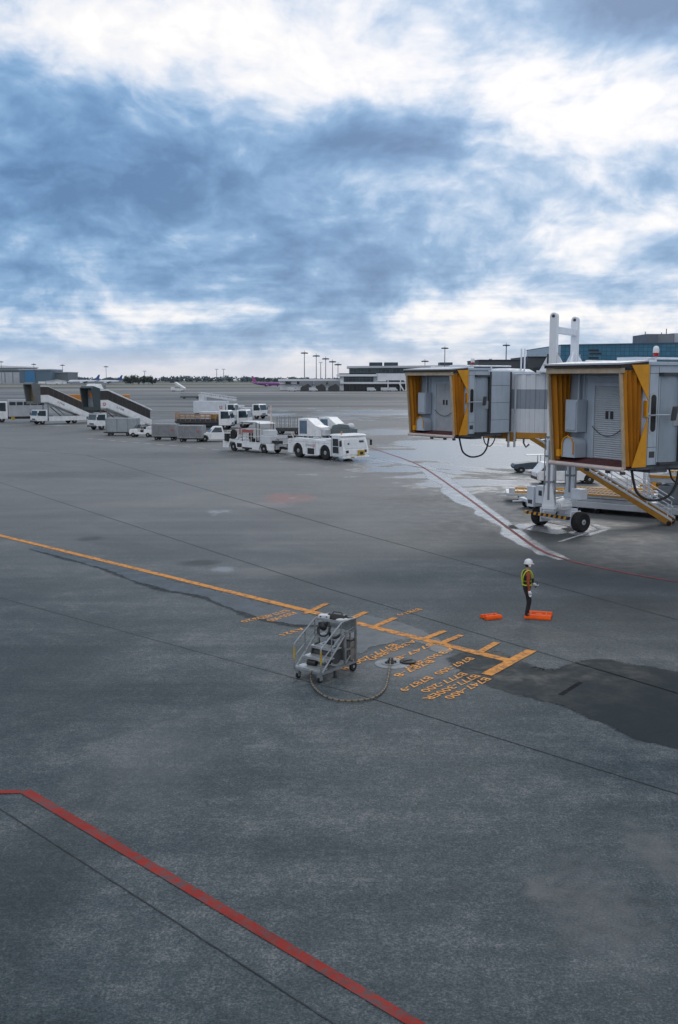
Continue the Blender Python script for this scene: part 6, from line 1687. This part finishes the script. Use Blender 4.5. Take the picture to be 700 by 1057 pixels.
# dark service blocks and the blue office building behind the bridges
def blocks():
    D = 350.0; T = thing('service_building', 'dark grey low service building between the bridge cab and lift columns', 'building', (PX(490,D), D, 0))
    u = lambda px: PX(px, D)-PX(490, D); z = lambda py: max(0, PZ(py, D))
    one('wall', paint('slate_wall', (0.075,0.085,0.10), 0.6, 0, 0.15, 0.2, dirt=0.2), T, lambda m: (m.box(u(491),u(533),0,30,z(379.5),z(371.9)), m.box(u(538.7),u(566),-4,30,z(379.5),z(368.8))))
    one('glass_band', DGL, T, lambda m: (m.box(u(480),u(566),-5,31,z(387),z(379.4))))
    one('base_wall', WALLG, T, lambda m: m.box(u(470),u(700),-6,32,0,z(387.05)))
    one('roof_edge', DKGREY, T, lambda m: (m.box(u(490.6),u(533.4),-0.5,30.5,z(371.95),z(371.2)), m.box(u(538.4),u(566.4),-4.5,30.5,z(368.85),z(368.2))))
    one('vent_box', WALLG, T, lambda m: (m.box(u(505),u(507),5,8,z(371.2),z(370)), m.box(u(551),u(554),5,8,z(368.2),z(366.9))))
    D2 = 330.0; T = thing('office_building', 'blue glass office building with grey roof tower behind the near jet bridge', 'building', (PX(574,D2), D2, 0))
    u = lambda px: PX(px, D2)-PX(574, D2); z = lambda py: max(0, PZ(py, D2))
    m = MB(); m.hexa([(u(574),0,z(373.0)),(u(760),0,z(372.5)),(u(760),60,z(372.5)),(u(574),60,z(373.0)),(u(574),0,z(356.6)),(u(760),0,z(353.0)),(u(760),60,z(353.0)),(u(574),60,z(356.6))])
    m.build('facade', BGL, T)
    one('parapet', paint('blue_parapet', (0.03,0.10,0.16), 0.5), T, lambda m: m.hexa([(u(573.7),-0.4,z(356.55)),(u(760),-0.4,z(352.95)),(u(760),60.2,z(352.95)),(u(573.7),60.2,z(356.55)),(u(573.7),-0.4,z(355.7)),(u(760),-0.4,z(352.1)),(u(760),60.2,z(352.1)),(u(573.7),60.2,z(355.7))]))
    one('lower_wall', paint('grey_lower_wall', (0.10,0.115,0.13), 0.6, 0, 0.15, 0.2), T, lambda m: m.box(u(572),u(760),-3,60.3,z(384),z(373.02)))
    one('base_wall', DGL, T, lambda m: m.box(u(572.5),u(760),-2,60,0,z(384.02)))
    for px, py, w_ in ((602.5,361.2,10),(603,364.6,12),(602.5,369,10)):
        one('louvre_slot', BLACK, T, lambda m: m.box(u(px),u(px+w_),-0.12,0.05,z(py+1.3),z(py-0.5)))
    tw = one('roof_tower', paint('tower_grey', (0.115,0.135,0.17), 0.6, 0, 0.1, 0.2), T, lambda m: (m.box(u(666),u(677.6),6,22,z(355),z(343.9)), m.box(u(677.61),u(696.5),8,22,z(355),z(343.6))))
    one('tower_panel', paint('tower_pale_grey', (0.19,0.215,0.25), 0.6, 0, 0.1, 0.2), tw, lambda m: m.box(u(678.5),u(695.8),7.8,8.0,z(353.5),z(344.3)))
    one('plant_room', WALLG, T, lambda m: m.box(u(697),u(712),10,22,z(353),z(342.5)))
    one('roof_aerial', DKGREY, T, lambda m: [m.cyl((u(px),12,z(345)),(u(px),12,z(py)),0.14,n=6) for px, py in ((692,337.5),(670,340.5),(687,341.5))])
    one('small_vent', WALLP, T, lambda m: m.box(u(697),u(699),2,4,z(353),z(348)))
blocks()
# terminal link wall seen right of the near cab
# hangars far left
def hangars():
    D = 1900.0
    z = lambda py: max(0, PZ(py, D))
    T = thing('grey_hangar', 'wide pale grey hangar farthest left on the horizon', 'hangar', (PX(-14,D), D, 0)); u = lambda px: PX(px, D)-PX(-14, D)
    one('wall', paint('hangar_dull_wall', (0.20,0.235,0.27), 0.6, 0, 0.1, 0.02), T, lambda m: (m.box(u(-14),u(30),0,90,0,z(379.6))))
    one('roof', WALLP, T, lambda m: m.prism([(u(-15),z(379.6)),(u(31),z(379.6)),(u(31),z(378.2)),(u(8),z(377.3)),(u(-15),z(378.2))], 'y', -2, 92))
    one('hangar_door', WALLG, T, lambda m: [m.box(u(4+8*k),u(11+8*k),-1.0,0.5,0,z(384.5)) for k in range(3)])
    one('window_band', DGL, T, lambda m: m.box(u(-2),u(28),-0.6,0.6,z(383.6),z(382.4)))
    D2 = 1820.0; z2 = lambda py: max(0, PZ(py, D2))
    T = thing('blue_hangar', 'slate blue hangar with a bright blue door left of the parked jets', 'hangar', (PX(26,D2), D2, 0)); v = lambda px: PX(px, D2)-PX(26, D2)
    one('wall', paint('slate_blue_wall', (0.085,0.14,0.19), 0.6, 0, 0.1, 0.02), T, lambda m: m.box(v(26),v(57.5),0,80,0,z2(382.0)))
    one('roof', WALLG, T, lambda m: m.box(v(25.6),v(58),-2,82,z2(382.02),z2(380.9)))
    one('hangar_door', paint('bright_blue_door', (0.02,0.17,0.36), 0.5, 0, 0.1, 0.02), T, lambda m: m.box(v(32),v(42),-1.5,0.5,0,z2(383)))
    T = thing('low_hangar', 'low dark grey hangar between the blue hangar and the parked jets', 'hangar', (PX(57,D2), D2+30, 0)); v = lambda px: PX(px, D2+30)-PX(57, D2+30)
    one('wall', paint('dark_grey_hangar_wall', (0.12,0.145,0.165), 0.6, 0, 0.1, 0.02), T, lambda m: m.box(v(57.5),v(70.5),0,70,0,z2(384.4)))
    one('roof', WALLG, T, lambda m: m.box(v(57),v(71),-2,72,z2(384.4),z2(383.8)))
hangars()
# airliners
def airliner(label, D, px, hd, L, body, tailc, scale_tail=1.0, group=None, belly=None, extra=None):
    T = thing('airliner', label, 'aeroplane', (PX(px,D), D, 0), hd, group)
    r = L*0.052; zc = r*1.55
    prof = []
    for k in range(19):
        s = k/18; x = L/2-L*s
        rr_ = r*(1 if 0.14 < s < 0.62 else (math.sqrt(max(0, 1-((0.14-s)/0.14)**2)) if s <= 0.14 else max(0.06, 1-((s-0.62)/0.38)**1.6)))
        prof.append((x, rr_, zc+(r*0.55*max(0,(s-0.62)/0.38)**1.5)))
    m = MB(); m.tube([(x,0,z) for x, _, z in prof], [max(0.05,q) for _, q, _ in prof], 16)
    fu = m.build('fuselage', body, T, 50)
    one('window_row', DKGREY, fu, lambda m: [m.box(x-0.14,x+0.14,sy*r*0.985-0.03,sy*r*0.985+0.03,zc+r*0.18,zc+r*0.18+0.36) for x in [L*0.33-0.9*k for k in range(int(L*0.6/0.9))] for sy in (-1,1)])
    one('cockpit_window', DKGREY, fu, lambda m: m.box(L/2-L*0.055,L/2-L*0.03,-r*0.5,r*0.5,zc+r*0.30,zc+r*0.55))
    m = MB(); ht = L*0.165*scale_tail
    m.hexa([(-L/2+L*0.17,-0.2,zc+r*0.8),(-L/2+L*0.03,-0.2,zc+r*0.9),(-L/2+L*0.03,0.2,zc+r*0.9),(-L/2+L*0.17,0.2,zc+r*0.8),(-L/2+L*0.035,-0.1,zc+r+ht),(-L/2-L*0.015,-0.1,zc+r+ht),(-L/2-L*0.015,0.1,zc+r+ht),(-L/2+L*0.035,0.1,zc+r+ht)][::1])
    m.build('tail_fin', tailc, T)
    m = MB()
    for sy in (-1, 1):
        m.hexa([(-L/2+L*0.12,sy*r*0.3,zc+r*0.5),(-L/2+L*0.03,sy*r*0.3,zc+r*0.5),(-L/2+L*0.03,sy*r*0.3,zc+r*0.62),(-L/2+L*0.12,sy*r*0.3,zc+r*0.62),(-L/2+L*0.02,sy*L*0.16,zc+r*0.8),(-L/2-L*0.01,sy*L*0.16,zc+r*0.8),(-L/2-L*0.01,sy*L*0.16,zc+r*0.86),(-L/2+L*0.02,sy*L*0.16,zc+r*0.86)])
    m.build('tailplane', body, T)
    for sy in (-1, 1):
        m = MB(); m.hexa([(L*0.12,sy*r*0.7,zc-r*0.7),(-L*0.08,sy*r*0.7,zc-r*0.7),(-L*0.08,sy*r*0.7,zc-r*0.35),(L*0.12,sy*r*0.7,zc-r*0.35),(-L*0.10,sy*L*0.43,zc+r*0.2),(-L*0.15,sy*L*0.43,zc+r*0.2),(-L*0.15,sy*L*0.43,zc+r*0.3),(-L*0.10,sy*L*0.43,zc+r*0.3)])
        wg = m.build('wing', body, T)
        er = r*0.55
        one('engine', body, wg, lambda m, sy=sy: m.lathe([(er*0.85,L*0.115),(er,L*0.10),(er,L*0.04),(er*0.6,L*0.005)][::-1],(0,sy*L*0.16,zc-r*0.75),14,axis='x'), 50)
    m = MB()
    for x, y in ((L*0.38,0),(-L*0.03,r*0.8),(-L*0.03,-r*0.8)):
        m.cyl((x,y,0.5),(x,y,zc-r*0.6),0.15,n=6); m.cyl((x,y-0.5,0.6),(x,y+0.5,0.6),0.6,n=12)
    m.build('landing_gear', DKGREY, T, 40)
    return T
JW = paint('airliner_white', (0.62,0.68,0.76), 0.35, 0, 0.06, 0.05)
JB = paint('airliner_blue_tail', (0.012,0.07,0.27), 0.35, 0, 0.1, 0.05)
airliner('white airliner with a blue tail, nearer the hangars', 1480.0, 91, R(193), 46, JW, JB, 1.0, 'blue-tailed airliners parked far off')
airliner('white airliner with a blue tail, nearer the trees', 1500.0, 115, R(193), 44, JW, JB, 1.0, 'blue-tailed airliners parked far off')
PK = paint('airliner_pink', (0.40,0.08,0.30), 0.35, 0, 0.15, 0.05); PP = paint('airliner_purple', (0.22,0.055,0.28), 0.35, 0, 0.2, 0.08)
airliner('small purple and pink airliner taxiing at the end of the far pier', 1000.0, 276.5, R(-14), 30, PP, PK, 1.25)
t = thing('distant_hangar_shed', 'low white shed among vehicles below the left hangars', 'shed', (PX(62,1500), 1500, 0))
one('wall', WALLP, t, lambda m: m.box(-14,14,0,12,0,4.4)); one('roof', WALLG, t, lambda m: m.prism([(-15,4.41),(15,4.41),(0,6.3)], 'y', -1, 13))
for lab, px in (('white fuel truck standing below the blue hangar', 49.5), ('white fuel truck standing below the low grey hangar', 66)):
    t = thing('distant_truck', lab, 'truck', (PX(px,1420), 1420, 0), R(8), 'trucks below the far hangars')
    one('tank_body', WHITE, t, lambda m: m.box(-6,3,-1.3,1.3,0.9,3.8), None, 0.2); one('cab', WHITE2, t, lambda m: m.box(3.2,5.6,-1.2,1.2,0.7,3.2), None, 0.2)
    for x in (-4,-2.6,4.2):
        for sy in (-1, 1): wheel(t, x, sy*1.05, 0.5, 0.3)

# floodlight masts
MAST = paint('mast_grey', (0.12,0.14,0.16), 0.6, 0.2, 0.1, 0.5)
def mast(px, py, D, label, head='round', n=8, sc=1.0):
    h = PZ(py, D); T = thing('light_mast', label, 'light mast', (PX(px,D), D, 0), 0, 'floodlight masts round the apron')
    k = D/600*sc
    one('pole', MAST, T, lambda m: m.cyl((0,0,0),(0,0,h),0.32*max(1,k*0.8),0.20*max(1,k*0.8),10), 40)
    if head == 'round':
        def hd_(m):
            m.lathe([(0.5*k,h-1.0*k),(1.55*k,h-0.5*k),(1.6*k,h-0.2*k),(0.9*k,h-0.1*k)],(0,0,0),16)
            m.cyl((0,0,h-0.2*k),(0,0,h+0.9*k),0.12*k,n=6)
        r_ = one('head_ring', MAST, T, hd_, 40)
        one('floodlight', DKGREY, r_, lambda m: [m.cbox((1.75*k*cos(a),1.75*k*sin(a),h-0.55*k),(0.8*k,0.6*k,0.55*k),rz=a,ry=0.3) for a in [2*pi*j/n for j in range(n)]])
    else:
        one('lamp_arm', MAST, T, lambda m: (m.box(-1.1*k,1.1*k,-0.12*k,0.12*k,h-0.15*k,h+0.1*k), m.box(-1.3*k,-0.6*k,-0.3*k,0.3*k,h-0.30*k,h-0.05*k), m.box(0.6*k,1.3*k,-0.3*k,0.3*k,h-0.30*k,h-0.05*k)))
for a in ((8,373,1500,'floodlight mast in front of the pale grey hangar'), (41,375.5,1520,'floodlight mast in front of the blue hangar'), (70,376.5,1540,'floodlight mast between the low grey hangar and the jets'), (114,378,1560,'floodlight mast behind the second blue-tailed jet'),
          (315,363.5,640,'tallest floodlight mast, at the left of the mast row above the pier'), (327,366.5,660,'second tallest floodlight mast of the row above the pier'), (336.5,369.5,690,'middle floodlight mast of the row above the pier'), (343.5,372.5,730,'floodlight mast second from the satellite terminal'), (349,375.5,770,'shortest floodlight mast, beside the satellite terminal roof'),
          (519,355.5,420,'floodlight mast rising in front of the dark service building'), (457,358.5,560,'floodlight mast above the far jet bridge cab roof'), (437,372,900,'thin floodlight mast over the satellite terminal roof')):
    mast(*a, sc=1.0 if a[2] < 1000 else 0.62)
for a in ((331.5,374,700,'slim lamp post among the mast row above the pier'), (226,381,1900,'slim lamp post left of the pair over the treeline'), (233,381,1900,'slim lamp post right of the pair over the treeline'), (153,383,1900,'slim lamp post over the clump of dark trees')):
    mast(*a, head='arm', sc=0.8)

# trees
def leafmat(name, c):
    m = bpy.data.materials.new(name); m.use_nodes = True
    N = NT(m.node_tree); b = N.n['Principled BSDF']
    pos = N.new('ShaderNodeNewGeometry').outputs['Position']
    N.put(b.inputs['Base Color'], N.mix(N.step(N.noise(pos, 0.25, 5, 0.6), 0.3, 0.7), rgb(tuple(x*0.55 for x in c)), rgb(tuple(x*1.4 for x in c)))); b.inputs['Roughness'].default_value = 0.8
    return m
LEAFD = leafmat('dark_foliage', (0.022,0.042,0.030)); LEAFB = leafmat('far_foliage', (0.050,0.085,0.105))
BARK = paint('bark', (0.06,0.05,0.04), 0.9, 0, 0.2, 1)
def crown(mb, c, rx, rz, n, rr, size):
    """leaf clumps scattered through an uneven crown"""
    lobes = [(rr.uniform(-0.6,0.6)*rx, rr.uniform(-0.5,0.5)*rx, rr.uniform(-0.35,0.55)*rz, rr.uniform(0.35,0.6)) for _ in range(7)]
    for _ in range(n):
        l = rr.choice(lobes); d_ = Vector((rr.gauss(0,1),rr.gauss(0,1),rr.gauss(0,1))).normalized()*rr.uniform(0.6,1.0)
        p = Vector((c[0]+l[0]+d_.x*rx*l[3], c[1]+l[1]+d_.y*rx*l[3], c[2]+l[2]+d_.z*rz*l[3]))
        a = Vector((rr.gauss(0,1),rr.gauss(0,1),rr.gauss(0,1))).normalized(); b_ = a.orthogonal().normalized(); s = size*rr.uniform(0.5,1.2)
        mb.poly([p+a*s, p+b_*s*0.7, p-a*s*0.8, p-b_*s*0.7])
rr = random.Random(5)
labs = ['dark round tree at the left end of the clump beyond the jets', 'dark spreading tree left of the middle of the clump beyond the jets', 'tallest dark tree of the clump beyond the jets', 'dark broad tree right of the tallest in the clump', 'dark low tree at the right end of the clump', 'small dark tree under the slim lamp post right of the clump']
for lab, (px, py, w_) in zip(labs, ((136,388.6,10),(141,388.0,12),(147,386.8,14),(152,387.6,13),(157,388.6,11),(161,389.5,8))):
    D = 1380+rr.uniform(-20,20); h = PZ(py, D)
    T = thing('tree', lab, 'tree', (PX(px,D), D, 0), 0, 'trees of the dark clump beyond the jets')
    one('trunk', BARK, T, lambda m: (m.cyl((0,0,0),(0.3,0,h*0.5),0.45,0.25,8), m.cyl((0.3,0,h*0.4),(-2,0.5,h*0.75),0.2,0.08,6), m.cyl((0.3,0,h*0.4),(2.2,-0.5,h*0.72),0.2,0.08,6)))
    m = MB(); crown(m, (0,0,h*0.52), w_*0.62, h*0.62, 420, rr, 1.0)
    m.build('crown', LEAFD, T)
mb = MB(); x = -900.0
while x < 900:
    D = 2600+rr.uniform(-60,160); h = rr.uniform(10,14.5)+2.0*sin(x*0.013)+1.2*sin(x*0.041)
    xx = x-(0 if x < 0 else 0)
    lim = 1.0 if x < -130 else 0.8
    crown(mb, (xx, D, h*0.45), rr.uniform(9,16), h*0.62*lim, 46, rr, 3.4); x += rr.uniform(4,9)
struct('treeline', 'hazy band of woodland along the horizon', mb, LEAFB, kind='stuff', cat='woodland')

# thin sea haze that pales the far trees and hangars: one closed box round the place
hm_ = bpy.data.materials.new('haze_air'); hm_.use_nodes = True
nt = hm_.node_tree; nt.nodes.clear()
out = nt.nodes.new('ShaderNodeOutputMaterial'); vp = nt.nodes.new('ShaderNodeVolumePrincipled')
vp.inputs['Color'].default_value = (0.80, 0.88, 1.0, 1); vp.inputs['Density'].default_value = HAZE; vp.inputs['Anisotropy'].default_value = 0.2
nt.links.new(vp.outputs[0], out.inputs['Volume'])
mb = MB(); mb.box(-5050,5050,-650,6600,-1.0,75.0)
if HAZE: struct('haze', 'thin pale haze lying over the whole airfield', mb, hm_, kind='stuff')
